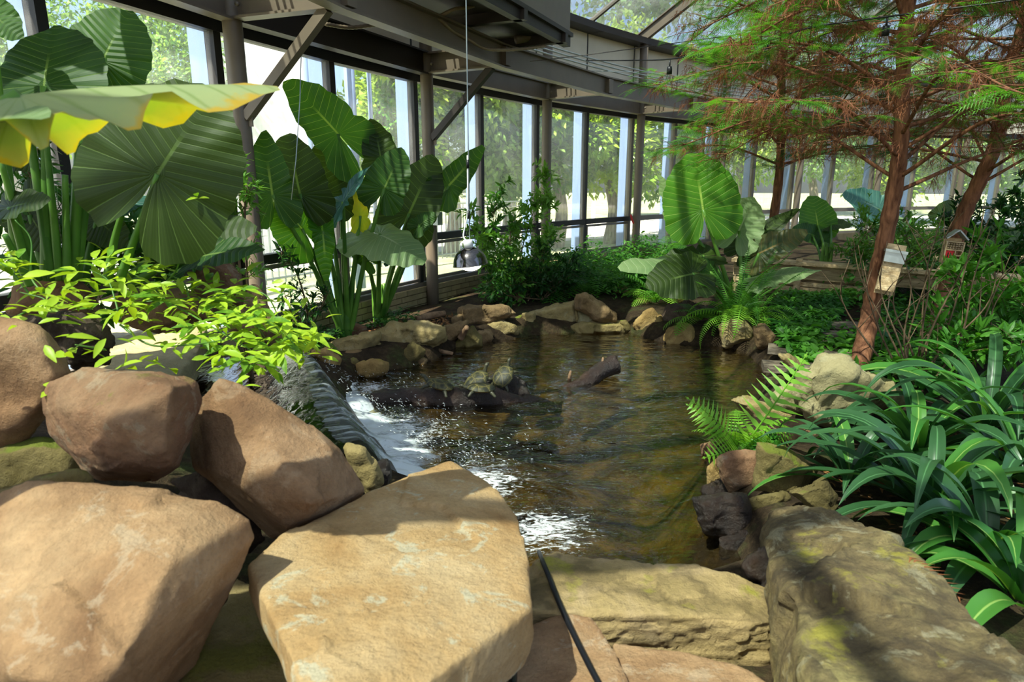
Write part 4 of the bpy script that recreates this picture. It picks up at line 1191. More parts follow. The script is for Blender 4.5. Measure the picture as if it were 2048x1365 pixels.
# turtles
k = N('turtle_shell')
c = k.coords(False)
vo = k.n('TexVoronoi', feature='DISTANCE_TO_EDGE'); vo.inputs['Scale'].default_value = 14; k.l(c, vo.inputs['Vector'])
col = k.ramp(vo.outputs[0], [(.0, '#6a6034'), (.05, '#33321e'), (.3, '#1f2218')])
col = k.mix(k.ramp(k.noise(30, 4, .6, c), [(.5, 0.0), (.65, .4)]), col, '#6b6534')
M['shell'] = k.done(k.princ(col, .55, k.bump(vo.outputs[0], .6, .01), .35))
M['skin'] = plain('turtle_skin', '#3d3c2a', .5, 0, .4, .5, 60)
M['plast'] = plain('turtle_plastron', '#8f6c34', .5, 0, .4, .35, 30)
def turtle(label, pos, heading, pitch, s, roll=0.0, neck=.3):
    """pos: underside centre; heading: facing angle in plan; pitch: nose up"""
    t = thing('turtle', label, 'turtle', tuple(pos), 'basking turtles')
    t.rotation_euler = (0, 0, 0)
    Rm = Matrix.Rotation(heading, 3, 'Z') @ Matrix.Rotation(pitch, 3, 'Y') @ Matrix.Rotation(roll, 3, 'X')
    R3 = np.array(Rm)
    def X(V): return (np.asarray(V) * s) @ R3.T + np.asarray(pos)
    # carapace: x forward
    V, F = lathe([(1e-4, .50)] + [(math.sin(a), .08 + .42 * math.cos(a) ** .9 if math.cos(a) > 0 else .08) for a in np.linspace(.15, math.pi / 2, 8)] + [(1.06, .04), (1.0, -.02), (.6, -.05), (1e-4, -.06)], 26)
    V = np.array(V) * (1.0, .80, .78) + (0, 0, .22)
    V[:, 2] += .05 * np.abs(V[:, 0]) ** 2
    part('shell', X(V), F, M['shell'], t)
    V, F = lathe([(1e-4, -.03), (.55, -.03), (.90, .04), (.98, .12), (.9, .16), (1e-4, .2)], 24)
    part('plastron', X(np.array(V) * (.96, .76, .9) + (0, 0, .10)), F, M['plast'], t)
    it = [('t', [X((.6, 0, .2)), X((.95, 0, .28)), X((1.25, 0, .35 + neck))], [.20 * s, .17 * s, .14 * s]),
          ('e', X((1.38, 0, .42 + neck)), (.22 * s, .16 * s, .14 * s), R3.T), ('e', X((1.56, 0, .40 + neck)), (.10 * s, .10 * s, .08 * s), R3.T),
          ('e', X((.2, 0, .18)), (.7 * s, .55 * s, .14 * s), R3.T)]
    for sy in (-1, 1):
        it.append(('t', [X((.55, .45 * sy, .18)), X((.78, .70 * sy, .08)), X((.88, .78 * sy, -.08)), X((.98, .82 * sy, -.12))], [.17 * s, .13 * s, .11 * s, .09 * s]))
        it.append(('t', [X((-.55, .42 * sy, .18)), X((-.80, .66 * sy, .06)), X((-.92, .76 * sy, -.08)), X((-1.04, .82 * sy, -.12))], [.18 * s, .14 * s, .12 * s, .10 * s]))
    it.append(('t', [X((-.8, 0, .15)), X((-1.2, 0, .02))], [.09 * s, .02 * s]))
    pend_geo('body', *blob_geo(it), M['skin'], t, .07 * s, 0, 4, 1)
    for sy in (-1, 1):
        V, F = lathe([(math.sin(a) + 1e-4, -math.cos(a)) for a in np.linspace(0, math.pi, 6)], 8)
        part('eye', X(np.array(V) * .035 + (1.48, .11 * sy, .47 + neck)), F, M['black'], t)
    return t
turtle('turtle with head raised high, climbing the stump from behind', gz(955, 768, -.055), math.radians(38), -.62, .105, .2, .25)
turtle('grey green turtle on top of the stump, looking up', gz(1008, 757, -.01), math.radians(55), -.75, .095, .15, .2)
turtle('flat dark turtle with yellow edged shell low on the log', gz(962, 784, -.035), math.radians(186), -.05, .10, .0, .02)
turtle('turtle at the mossy end of the log, head lifted', gz(878, 778, -.035), math.radians(160), -.22, .105, .1, .12)
finish_pending()

# ------------------------------------------------------------------ heat lamp over the turtles
LP = at(940, 520, 4.85)
hl = thing('heat_lamp', 'dark chrome dome heat lamp hanging on a wire over the log', 'lamp', tuple(LP))
M['chrome'] = plain('dark_chrome', '#7b7672', .12, 1.0, .5, .1, 3)
dome = [(.020, .095), (.045, .09), (.075, .075), (.105, .045), (.122, .01), (.130, -.035), (.134, -.04), (.128, -.034), (.118, .008), (.10, .04), (.07, .068), (.02, .085)]
tl = Matrix.Rotation(math.radians(-6), 3, 'Y')
V, F = lathe(dome, 36)
part('dome', (np.array(V) @ np.array(tl).T) + LP, F, M['chrome'], hl)
V, F = lathe([(.001, .15), (.032, .15), (.036, .13), (.034, .088), (.001, .085)], 20)
part('socket', np.array(V) @ np.array(tl).T + LP, F, M['white'], hl)
k = N('lamp_glow')
em = k.n('Emission'); em.inputs[0].default_value = (1, .95, .78, 1); em.inputs[1].default_value = 4.0
M['bulb_on'] = k.done(em.outputs[0])
V, F = lathe([(.02, .05)] + [(.085 * math.sin(a), -.02 - .045 * -math.cos(a) - .005) for a in np.linspace(.6, math.pi, 9)], 20)
part('bulb', np.array([(x, y, z if z > 0 else z) for x, y, z in V]) * (1, 1, 1) + LP + (0, 0, -.012), F, M['bulb_on'], hl)
top = LP + np.array((0, 0, 2.6))
part('wire', *tube([LP + (0, 0, .14), LP + (.0, 0, .8), LP + (0, 0, 1.7), top], .005, 6), M['galv'], hl)
part('cord', *tube(bez([LP + (-.01, 0, .13), LP + (-.045, 0, .17), LP + (-.035, 0, .24), LP + (-.012, 0, .36), LP + (-.006, 0, .75)], 6), .006, 6), M['white'], hl)
for z in (.30, .66):
    part('wire_clip', *tube([LP + (-.006, 0, z), LP + (-.006, 0, z + .06)], .011, 8), M['black'], hl)
# ------------------------------------------------------------------ string lights
sl = thing('string_light', 'black string light cable with clear bulbs crossing in front of the cypress', 'string light', tuple(at(1343, 120, 5.4)))
P = [(1172, 121, 6.2), (1260, 121, 5.8), (1343, 118, 5.4), (1443, 99, 5.1), (1536, 82, 4.8), (1622, 55, 4.5), (1776, 33, 4.2), (2040, -2, 3.8), (2200, -40, 3.6)]
part('cable', *tube(bez([at(*p) for p in P], 8), .0055, 6), M['black'], sl)
k = N('clear_bulb')
gl = k.n('BsdfGlossy'); gl.inputs['Roughness'].default_value = .05
tr = k.n('BsdfTransparent'); tr.inputs[0].default_value = (.92, .92, .88, 1)
lw_ = k.n('LayerWeight'); lw_.inputs[0].default_value = .35
ms = k.n('MixShader'); k.l(lw_.outputs['Facing'], ms.inputs[0]); k.l(tr.outputs[0], ms.inputs[1]); k.l(gl.outputs[0], ms.inputs[2])
M['bulb'] = k.done(ms.outputs[0])
for px, py, Y in ((1340, 120, 5.4), (1536, 83, 4.8), (1775, 34, 4.2)):
    p = at(px, py, Y)
    V, F = tube([p + (0, 0, .0), p + (0, 0, -.05)], .006, 6); part('drop_cord', V, F, M['black'], sl)
    V, F = lathe([(.001, 0), (.018, 0), (.021, -.02), (.021, -.055), (.001, -.056)], 12, p + (0, 0, -.048)); s_ = part('bulb_socket', V, F, M['black'], sl)
    V, F = lathe([(.014, 0), (.020, -.02), (.028, -.045), (.024, -.066), (.012, -.078), (.001, -.08)], 14, p + (0, 0, -.10)); b_ = part('bulb', V, F, M['bulb'], s_)
    part('filament', *tube([p + (-.006, 0, -.11), p + (0, 0, -.155), p + (.006, 0, -.11)], .0012, 5), M['conduit'], s_)
tag(part('guy_wire', *tube(bez([at(1060, 123, 7.2), at(1172, 110, 7), at(1300, 93, 6.8), at(1500, 66, 6.6)], 5), .004, 5), M['steel_dark']), 'thin slack wire strung from the beam towards the cypress', 'wire')
tag(part('guy_wire', *tube([at(1180, 142, 10.3), at(1290, 145, 11), at(1420, 160, 11.6)], .005, 5), M['galv']), 'pale wire stretched across the beige panels', 'wire')
# ------------------------------------------------------------------ hoses on the near rocks
def ontop(px, py, z): return gz(px, py, z)
tag(part('hose', *tube(bez([gz(1078, 1105, .0), gz(1086, 1125, .155), gz(1100, 1160, .165), gz(1122, 1215, .175), gz(1150, 1275, .172), gz(1180, 1335, .176), gz(1215, 1400, .18)], 8), .0085, 10), M['black']), 'thin black hose running over the layered slab into the pond', 'hose')
tag(part('hose', *tube(bez([gz(1022, 1265, .12), gz(1026, 1310, .15), gz(1026, 1350, .18), gz(1022, 1420, .2)], 8), .011, 10), M['black']), 'thick black hose in the gap beside the big buff slab', 'hose')
# black liner fold on the right shore
V, F = [], []
edge = [(1490, 690), (1520, 698), (1555, 725), (1575, 755), (1570, 790)]
ce = bez([gz(*p, -.12) for p in edge], 6)
for i, p in enumerate(ce):
    out = unit(np.array((.8, .25, 0)))
    for j, (d, z) in enumerate(((-.12, -.10), (-.03, .02), (.06, .08), (.16, .07), (.24, .0))):
        V.append(p + out * d + (0, 0, z + .015 * math.sin(i * 1.3 + j)))
n5 = 5
F = [(i * n5 + j, (i + 1) * n5 + j, (i + 1) * n5 + j + 1, i * n5 + j + 1) for i in range(len(ce) - 1) for j in range(4)]
tag(part('pond_liner', V, F, M['liner']), 'fold of black pond liner showing on the far right shore', 'liner')
# ------------------------------------------------------------------ plank steps of the path
for i, (px, py, L, lab) in enumerate(((1690, 652, .62, 'farthest'), (1683, 672, .60, 'second'), (1662, 692, .75, 'middle'), (1626, 705, .70, 'fourth'), (1612, 738, .62, 'nearest'))):
    p = gz(px, py, .06)
    lab = {'farthest': 'short grey plank step at the top of the path', 'second': 'grey plank step with a square cut end below the top one', 'middle': 'tilted grey plank step halfway along the path', 'fourth': 'long grey plank step just above the pale boulder', 'nearest': 'grey plank end half buried beside the pale boulder'}[lab]
    a = math.radians((-8, -10, -28, -22, -15)[i])
    o = part('path_plank', *box(p, L / 2, .085, .028, (math.cos(a), math.sin(a), 0)), M['plank'], None, False)
    tag(o, lab, 'plank', 'plank steps of the path')
# ------------------------------------------------------------------ raised wooden planter at the back
pb = at(1620, 600, 7.9)
pb = np.array((pb[0], pb[1], .0))
pl = thing('wooden_planter', 'long raised wooden planter with slatted front behind the ferns', 'planter', tuple(pb))
capz = [at(1470, 508, 8.5), at(1600, 518, 8.1), at(1750, 537, 7.6), at(1880, 552, 7.2), at(2090, 572, 6.7)]
zc = float(np.mean([p[2] for p in capz]))
for i in range(4):
    p, q = capz[i].copy(), capz[i + 1].copy()
    p[2] = q[2] = zc
    d = unit(q - p); X2 = np.cross((0, 0, 1), d)
    part('cap_board', *box((p + q) / 2 , np.linalg.norm(q - p) / 2 + .01, .13, .02, d), M['wood_pale'], pl, False)
    part('fascia', *box((p + q) / 2 - (0, 0, .11), np.linalg.norm(q - p) / 2 , .02, .09, d), M['wood'], pl, False)
    nb = 9
    if i in (0, 1):
        for s in range(nb):
            z = zc - .26 - s * .075
            if z < .05: break
            part('slat', *box((p + q) / 2 + (0, 0, z - zc) + nrg.normal(0, .006, 3), np.linalg.norm(q - p) / 2, .014, .027, d), M['wood_pale'], pl, False)
        part('back_board', *box((p + q) / 2 + (0, 0, (.0 - zc) * .55) + X2 * .10, np.linalg.norm(q - p) / 2, .01, zc * .42, d), M['wood'], pl, False)
    part('post', *box(np.array((q[0], q[1], zc / 2)) - X2 * .03, .035, .035, zc / 2 + .05, d), M['wood_pale'], pl, False)
    tag(part('planter_soil', *box((p + q) / 2 + X2 * .45 + (0, 0, -.1), np.linalg.norm(q - p) / 2, .42, .05, d), M['soil'], pl, False))
# sloping board on post
bq = thing('potting_table', 'sunlit wooden table top far back beyond the insect hotel', 'table', tuple(at(1960, 560, 9.5)))
c = at(1965, 517, 9.5)
for s in range(4):
    part('board', *box(c + (0, s * .15, .0), .75, .07, .02), M['wood_pale'], bq, False)
for sx in (-.65, .65):
    for sy in (0, .42):
        part('leg', *box(np.array((c[0] + sx, c[1] + sy, c[2] / 2)), .03, .03, c[2] / 2), M['wood'], bq, False)
# ------------------------------------------------------------------ nest box and insect hotel (on the trunks)
nb = at(1781, 540, 4.72)
bh = thing('nest_box', 'plain pale wooden nest box with grey lid on the leaning cypress', 'nest box', tuple(nb))
tx = Matrix.Rotation(math.radians(9), 3, 'Y') @ Matrix.Rotation(math.radians(-28), 3, 'Z')
R3 = np.array(tx).T
def tb(c, sx, sy, sz):
    return box(nb + np.array(c) @ R3, sx, sy, sz, R3[0], R3[2])
part('back_board', *tb((0, .065, .0), .062, .008, .185), M['wood_pale'], bh, False)
part('front_board', *tb((0, -.05, -.02), .055, .008, .13), M['wood_pale'], bh, False)
for s in (-1, 1): part('side_board', *tb((s * .055, .0, -.01), .008, .058, .14), M['wood_pale'], bh, False)
V, F = tb((0, -.015, .135), .072, .085, .010)
part('lid', V, F, M['galv'], bh, False)
part('lid_front', *tb((0, -.075, .10), .068, .008, .045), M['galv'], bh, False)
part('hanging_wire', *tube([nb + (.0, -.03, -.1), nb + (.005, -.03, -.35), nb + (0, -.02, -.6)], .003, 5), M['conduit'], bh)
ih = at(1905, 500, 6.15)
it_ = thing('insect_hotel', 'small insect hotel with red door and peaked roof on the rear cypress', 'insect hotel', tuple(ih))
M['red'] = plain('red_paint', '#c01f22', .5, 0, .3, .1, 10)
M['hole'] = plain('dark_hole', '#1c120a', .9)
tx = Matrix.Rotation(math.radians(5), 3, 'Y') @ Matrix.Rotation(math.radians(-15), 3, 'Z')
R3 = np.array(tx).T
def tb2(c, sx, sy, sz, rot=None):
    X_, Z_ = R3[0], R3[2]
    if rot:
        X_ = R3[0] * math.cos(rot) + R3[2] * math.sin(rot); Z_ = -R3[0] * math.sin(rot) + R3[2] * math.cos(rot)
    return box(ih + np.array(c) @ R3, sx, sy, sz, X_, Z_)
part('back_board', *tb2((0, .04, 0), .07, .006, .11), M['wood_pale'], it_, False)
for s in (-1, 1): part('side_board', *tb2((s * .072, 0, -.02), .006, .045, .10), M['wood_pale'], it_, False)
part('floor_board', *tb2((0, 0, -.122), .078, .045, .006), M['wood_pale'], it_, False)
part('shelf', *tb2((0, -.004, .0), .068, .042, .005), M['wood_pale'], it_, False)
part('shelf', *tb2((0, -.004, .075), .068, .042, .005), M['wood_pale'], it_, False)
part('divider', *tb2((.012, -.004, -.06), .005, .042, .058), M['wood_pale'], it_, False)
rd = part('red_door', *tb2((-.03, -.03, -.06), .036, .006, .055), M['red'], it_, False)
for s in (-.042, -.022): part('slot', *tb2((s, -.037, -.055), .005, .003, .03), M['hole'], rd, False)
for s in (-1, 1): part('roof_board', *tb2((s * .045, -.01, .145), .062, .06, .006, -s * .75), M['galv'], it_, False)
for i in range(18):
    x = -.055 + .022 * (i % 6); z = .015 + .02 * (i // 6)
    c = ih + np.array((x, -.045, z)) @ R3
    part('cane', *tube([c, c + R3[1] * .07], .009, 8), M['wood'], it_)
for i in range(6):
    x = .026 + .018 * (i % 3); z = -.085 + .035 * (i // 3)
    c = ih + np.array((x, -.045, z)) @ R3
    part('cane', *tube([c, c + R3[1] * .07], .009, 8), M['wood'], it_)
# ------------------------------------------------------------------ elephant ears
def ear_leaf(parent, A, T, mat, nrm=(0, -.8, .4), width=1.0, wave=.06, cup=.15, droop=.15, lobe=.55, twist=(0, 0), edge=None, seed=0, fold=None):
    """A attach point, T tip (world); width = full width / length(A->T)"""
    A = np.array(A, float); T = np.array(T, float)
    L = np.linalg.norm(T - A)
    y = (T - A) / L
    z = np.array(nrm, float); z -= y * (z @ y); z /= np.linalg.norm(z)
    x = np.cross(y, z)
    hw = width / 2
    nth, nr = 72, 11
    V, UV, ED = [], [], []
    r_ = random.Random(seed * 13 + 5)
    ph = r_.uniform(0, 6)
    for i in range(nth):
        th = -math.pi + 2 * math.pi * (i + .5) / nth       # 0 = tip
        a = abs(th)
        # outline: heart
        ct, st_ = math.cos(a), math.sin(a)
        if a < math.pi / 2:
            # superellipse-like with pointed tip
            e = 1.55
            rr = 1.0 / ((abs(ct)) ** e + (abs(st_) / hw) ** e) ** (1 / e)
            rr *= 1 + .10 * math.sin(2 * a) 
        else:
            b = (a - math.pi / 2) / (math.pi / 2)
            rr = hw * (1 - b) + lobe * 1.05 * b + .14 * math.sin(math.pi * b)
            rr *= 1 - .80 * max(0, (b - .80) / .20) ** 1.5
        rr *= 1 + .018 * math.sin(th * 21 + ph)
        for j in range(nr):
            f = (j / (nr - 1))
            r = rr * f
            px, py = r * math.sin(th), r * math.cos(th)
            ax = abs(px)
            # relief
            zz = cup * ax * ax * 1.2 - droop * max(0, py) ** 2 - droop * .9 * max(0, -py) ** 2
            zz += wave * f ** 3 * (math.sin(th * 9 + ph) + .6 * math.sin(th * 15 + 2 * ph)) * .5
            if fold:
                yy = max(0, min(1, (py + .25) / 1.2))
                an = fold[0] if px > 0 else fold[1] + (fold[2] - fold[1]) * yy
                px, zz = px * math.cos(an), zz - abs(px) * math.sin(an)
            tw = twist[0] + (twist[1] - twist[0]) * max(0, min(1, (py + .4) / 1.3))
            if tw:
                c_, s_ = math.cos(tw), math.sin(tw)
                px2, zz = px * c_ - zz * s_, px * s_ + zz * c_
            else: px2 = px
            V.append(A + L * (px2 * x + py * y + zz * z))
            a_ = .42
            tb_ = math.atan2(1, a_)
            w = (py - a_ * ax) if py > a_ * ax else -(math.atan2(ax, py) - tb_) * .42
            UV.append((w + 3.0, ax)); ED.append((f, 0))
    F = []
    for i in range(nth):
        k_ = (i + 1) % nth
        if i == nth - 1: continue
        for j in range(nr - 1):
            F.append((i * nr + j, k_ * nr + j, k_ * nr + j + 1, i * nr + j + 1))
    o = part('leaf', V, F, mat, parent)
    set_uv(o.data, UV)
    if mat.name == 'yellowing_leaf': set_uv(o.data, ED, 'Edge')
    return o
def stalk(parent, B, A, r0=.022, r1=.010, bow=.12, mat=None, side=(0, 0, 0)):
    B = np.array(B, float); A = np.array(A, float)
    L = np.linalg.norm(A - B)
    m = (A + B) / 2 + np.array((0, 0, bow * L)) + np.array(side, float)
    m1 = B * .75 + m * .25 + np.array((0, 0, .05 * L))
    pts = bez([B, (B + m) / 2 + (A - B) * .0, m, A], 7)
    return part('stalk', *tube(pts, np.linspace(r0, r1, len(pts)), 9), mat or M['stalk'], parent)
def elephant(label, base, leaves, r0=.02, mat=None, extra=()):
    t = thing('elephant_ear_plant', label, 'plant', tuple(base), 'elephant ear plants')
    for i, lf in enumerate(leaves):
        (ax, ay, aY), (tx, ty, tY), kw = lf
        kw = dict(kw)
        A = at(ax, ay, aY); T = at(tx, ty, tY)
        st = kw.pop('stalk', True); bw = kw.pop('bow', .06); rs = kw.pop('r', r0); sb = kw.pop('base', None)
        m = M[kw.pop('m', 'alo')]
        ear_leaf(t, A, T, m, seed=i, **kw)
        if st:
            b = np.array(base) + np.array((rng.uniform(-.05, .05), rng.uniform(-.05, .05), -.02))
            if sb is not None: b = np.array(sb, float)
            stalk(t, b, A, rs, rs * .5, bw, mat)
    # leaf sheaths bundled at the foot
    for k_ in range(5):
        a = k_ * 1.256 + .4
        b = np.array(base)
        pts = bez([b + (.02 * math.cos(a), .02 * math.sin(a), -.05), b + (.045 * math.cos(a), .045 * math.sin(a), .15), b + (.06 * math.cos(a), .06 * math.sin(a), .38)], 5)
        part('sheath', *tube(pts, np.linspace(r0 * 1.7, r0 * .5, len(pts)), 9), mat or M['stalk'], t)
    return t
CAMN = (0, -1, .25)
bL = np.array((*at(120, 545, 2.75)[:2], .25))
def bl(px, py, Y): return at(px, py, Y)
elephant('giant elephant ear with thick stalks by the glass behind the vine', bL, [
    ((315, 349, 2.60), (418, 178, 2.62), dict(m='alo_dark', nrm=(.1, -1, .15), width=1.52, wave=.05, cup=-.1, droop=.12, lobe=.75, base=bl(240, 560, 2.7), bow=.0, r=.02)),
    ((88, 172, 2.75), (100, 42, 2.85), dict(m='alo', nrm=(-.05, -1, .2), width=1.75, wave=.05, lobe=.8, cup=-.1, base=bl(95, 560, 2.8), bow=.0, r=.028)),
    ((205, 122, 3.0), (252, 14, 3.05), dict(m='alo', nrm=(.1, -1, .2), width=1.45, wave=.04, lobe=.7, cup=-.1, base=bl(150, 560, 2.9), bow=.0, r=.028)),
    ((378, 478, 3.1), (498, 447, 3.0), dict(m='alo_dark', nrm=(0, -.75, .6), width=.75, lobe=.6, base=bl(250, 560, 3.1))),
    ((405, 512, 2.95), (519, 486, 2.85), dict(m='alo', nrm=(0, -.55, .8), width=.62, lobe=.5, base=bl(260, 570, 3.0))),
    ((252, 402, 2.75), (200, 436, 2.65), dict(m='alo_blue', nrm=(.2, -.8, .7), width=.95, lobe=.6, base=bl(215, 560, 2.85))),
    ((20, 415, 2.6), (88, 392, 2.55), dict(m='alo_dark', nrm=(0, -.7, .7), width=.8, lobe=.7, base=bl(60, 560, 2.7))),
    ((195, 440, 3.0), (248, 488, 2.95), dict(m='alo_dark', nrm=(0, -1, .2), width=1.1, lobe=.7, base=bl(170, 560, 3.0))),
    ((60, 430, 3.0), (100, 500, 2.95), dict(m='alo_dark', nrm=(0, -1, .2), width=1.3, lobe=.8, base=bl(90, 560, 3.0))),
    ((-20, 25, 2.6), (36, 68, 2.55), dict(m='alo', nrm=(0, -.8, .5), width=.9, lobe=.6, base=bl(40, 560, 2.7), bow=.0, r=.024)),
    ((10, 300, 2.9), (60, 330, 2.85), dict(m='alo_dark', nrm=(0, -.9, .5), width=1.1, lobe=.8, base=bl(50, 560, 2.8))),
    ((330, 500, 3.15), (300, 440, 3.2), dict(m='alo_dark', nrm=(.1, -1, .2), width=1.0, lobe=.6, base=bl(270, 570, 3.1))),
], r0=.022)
# thick main stalks in view
tL = bpy.data.objects['elephant_ear_plant']
for a, b, r in (((60, 270, 2.75), (105, 560, 2.8), .026), ((92, 280, 2.75), (120, 560, 2.8), .020), ((160, 262, 2.85), (145, 560, 2.85), .028), ((130, 350, 2.8), (135, 560, 2.8), .02), ((0, 320, 2.6), (75, 560, 2.75), .02), ((10, 470, 2.5), (60, 570, 2.6), .018)):
    stalk(tL, at(*b), at(*a), r, r * .6, .0)
# the yellowing leaf reaching in above the rocks
A = at(40, 190, 1.30); T = at(548, 118, 1.62)
yb = np.array((-2.1, .95, .35))
ty_ = thing('elephant_ear_plant', 'elephant ear with one wavy yellowing leaf arching over the rocks', 'plant', tuple(yb), 'elephant ear plants')
ear_leaf(ty_, A, T, M['alo_old'], nrm=(.0, -.05, 1.0), width=.62, wave=.09, cup=-.1, droop=.12, lobe=.10, fold=(.36, .72, .25), seed=3)
stalk(ty_, yb, A, .03, .014, .12)
ear_leaf(ty_, at(-60, 260, 1.25), at(60, 190, 1.15), M['alo_pale'], nrm=(.0, -.5, 1), width=.7, wave=.06, cup=-.3, seed=5)
stalk(ty_, yb, at(-60, 260, 1.25), .025, .012, .1)
# middle plants
bM = gz(690, 668, .03)
elephant('elephant ear in front of the glass wall with a tall arching dark leaf', bM, [
    ((676, 268, 5.9), (577, 154, 5.7), dict(m='alo', nrm=(.55, -.75, .45), width=.92, wave=.04, cup=.15, lobe=.70, droop=.12, bow=.02)),
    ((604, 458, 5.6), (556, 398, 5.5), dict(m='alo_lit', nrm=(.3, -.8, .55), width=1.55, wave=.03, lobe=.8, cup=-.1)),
    ((686, 404, 5.6), (735, 318, 5.5), dict(m='alo_blue', nrm=(-.5, -.5, .6), width=.55, lobe=.45)),
    ((768, 378, 5.9), (806, 296, 5.95), dict(m='alo', nrm=(.2, -1, .1), width=.95, lobe=.45, cup=.2)),
    ((545, 390, 5.35), (524, 258, 5.35), dict(m='alo', nrm=(.2, -1, .1), width=.62, lobe=.5)),
    ((600, 388, 5.6), (572, 264, 5.6), dict(m='alo_dark', nrm=(.2, -1, .2), width=.95, lobe=.5)),
    ((655, 388, 5.9), (640, 282, 5.9), dict(m='alo_dark', nrm=(.1, -1, .2), width=.95, lobe=.5)),
    ((720, 432, 5.9), (722, 366, 5.9), dict(m='alo_yellow', nrm=(1, -.5, .1), width=.7, lobe=.5)),
    ((645, 462, 5.7), (657, 565, 5.65), dict(m='alo_lit', nrm=(.6, -.8, .1), width=.42, lobe=.2, bow=.15)),
    ((762, 318, 6.1), (747, 232, 6.2), dict(m='alo_dark', nrm=(.5, -1, .2), width=.8, lobe=.5)),
], r0=.03)
bM2 = gz(760, 640, .03)
elephant('elephant ear beside the switch box column with upright pointed leaves', bM2, [
    ((818, 428, 6.4), (872, 308, 6.5), dict(m='alo_dark', nrm=(.2, -1, .1), width=.80, lobe=.42, cup=.2)),
    ((897, 372, 6.6), (974, 289, 6.8), dict(m='alo', nrm=(.6, -.7, .3), width=.46, lobe=.35, cup=.2)),
    ((760, 470, 5.9), (846, 503, 5.7), dict(m='alo_pale', nrm=(.0, -.42, .9), width=1.15, lobe=.75, cup=-.35, droop=.3, wave=.06)),
    ((795, 508, 6.1), (842, 490, 6.0), dict(m='alo_blue', nrm=(.0, -.6, .7), width=.8, lobe=.5)),
    ((840, 450, 6.3), (870, 425, 6.3), dict(m='alo', nrm=(.2, -.8, .5), width=.9, lobe=.6)),
    ((735, 520, 6.1), (700, 495, 6.0), dict(m='alo', nrm=(.2, -.8, .5), width=.9, lobe=.6)),
], r0=.032)
# right plant
bR = gz(1485, 632, .05)
elephant('elephant ear with one big round upright leaf among sword ferns', bR, [
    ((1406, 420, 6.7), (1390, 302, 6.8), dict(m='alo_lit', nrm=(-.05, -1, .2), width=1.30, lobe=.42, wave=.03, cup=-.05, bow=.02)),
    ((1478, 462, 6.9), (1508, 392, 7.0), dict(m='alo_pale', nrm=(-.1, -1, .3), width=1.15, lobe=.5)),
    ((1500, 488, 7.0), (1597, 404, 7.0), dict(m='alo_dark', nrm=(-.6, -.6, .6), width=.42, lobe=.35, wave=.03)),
    ((1518, 507, 6.8), (1614, 460, 6.6), dict(m='alo_brown', nrm=(.1, -.8, .5), width=.62, lobe=.35)),
    ((1530, 557, 6.6), (1642, 528, 6.4), dict(m='alo_pale', nrm=(.0, -.35, .9), width=.62, lobe=.3, cup=-.3)),
    ((1372, 541, 6.4), (1244, 516, 6.2), dict(m='alo_pale', nrm=(.0, -.38, .9), width=.66, lobe=.3, cup=-.2, wave=.05)),
    ((1405, 512, 6.7), (1298, 519, 6.6), dict(m='alo_dark', nrm=(.0, -.4, .9), width=.6, lobe=.3)),
    ((1385, 548, 6.2), (1298, 566, 6.0), dict(m='alo_dark', nrm=(.0, -.75, .5), width=.95, lobe=.35, cup=-.2)),
    ((1420, 545, 6.4), (1390, 525, 6.3), dict(m='alo', nrm=(.0, -.6, .7), width=1.3, lobe=.8)),
    ((1345, 415, 6.9), (1325, 345, 7.0), dict(m='alo_pale', nrm=(.3, -.6, .3), width=.6, lobe=.5)),
], r0=.032)
bD = gz(1650, 545, .3)
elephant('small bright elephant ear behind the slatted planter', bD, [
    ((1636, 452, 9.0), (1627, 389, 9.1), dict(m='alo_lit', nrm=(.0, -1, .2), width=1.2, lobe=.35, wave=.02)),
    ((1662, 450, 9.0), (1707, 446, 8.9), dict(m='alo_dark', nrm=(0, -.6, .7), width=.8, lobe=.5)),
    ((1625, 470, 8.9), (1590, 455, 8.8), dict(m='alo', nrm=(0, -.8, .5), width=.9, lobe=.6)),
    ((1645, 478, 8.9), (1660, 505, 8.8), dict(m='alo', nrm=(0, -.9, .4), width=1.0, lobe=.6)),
], r0=.025)
bE = at(1790, 470, 10.2)
elephant('elephant ear with a hanging bluish leaf beyond the leaning cypress', (bE[0], bE[1], .5), [
    ((1757, 418, 10.2), (1694, 383, 10.1), dict(m='alo_blue', nrm=(.2, -.9, .3), width=.75, lobe=.3)),
    ((1790, 440, 10.2), (1740, 438, 10.1), dict(m='alo_pale', nrm=(0, -.5, .9), width=.7, lobe=.4)),
    ((1880, 430, 10), (1910, 400, 10), dict(m='alo_dark', nrm=(0, -.9, .3), width=.9, lobe=.4)),
    ((1990, 480, 8), (2048, 465, 8), dict(m='alo_pale', nrm=(0, -.8, .5), width=1.1, lobe=.5)),
], r0=.025)

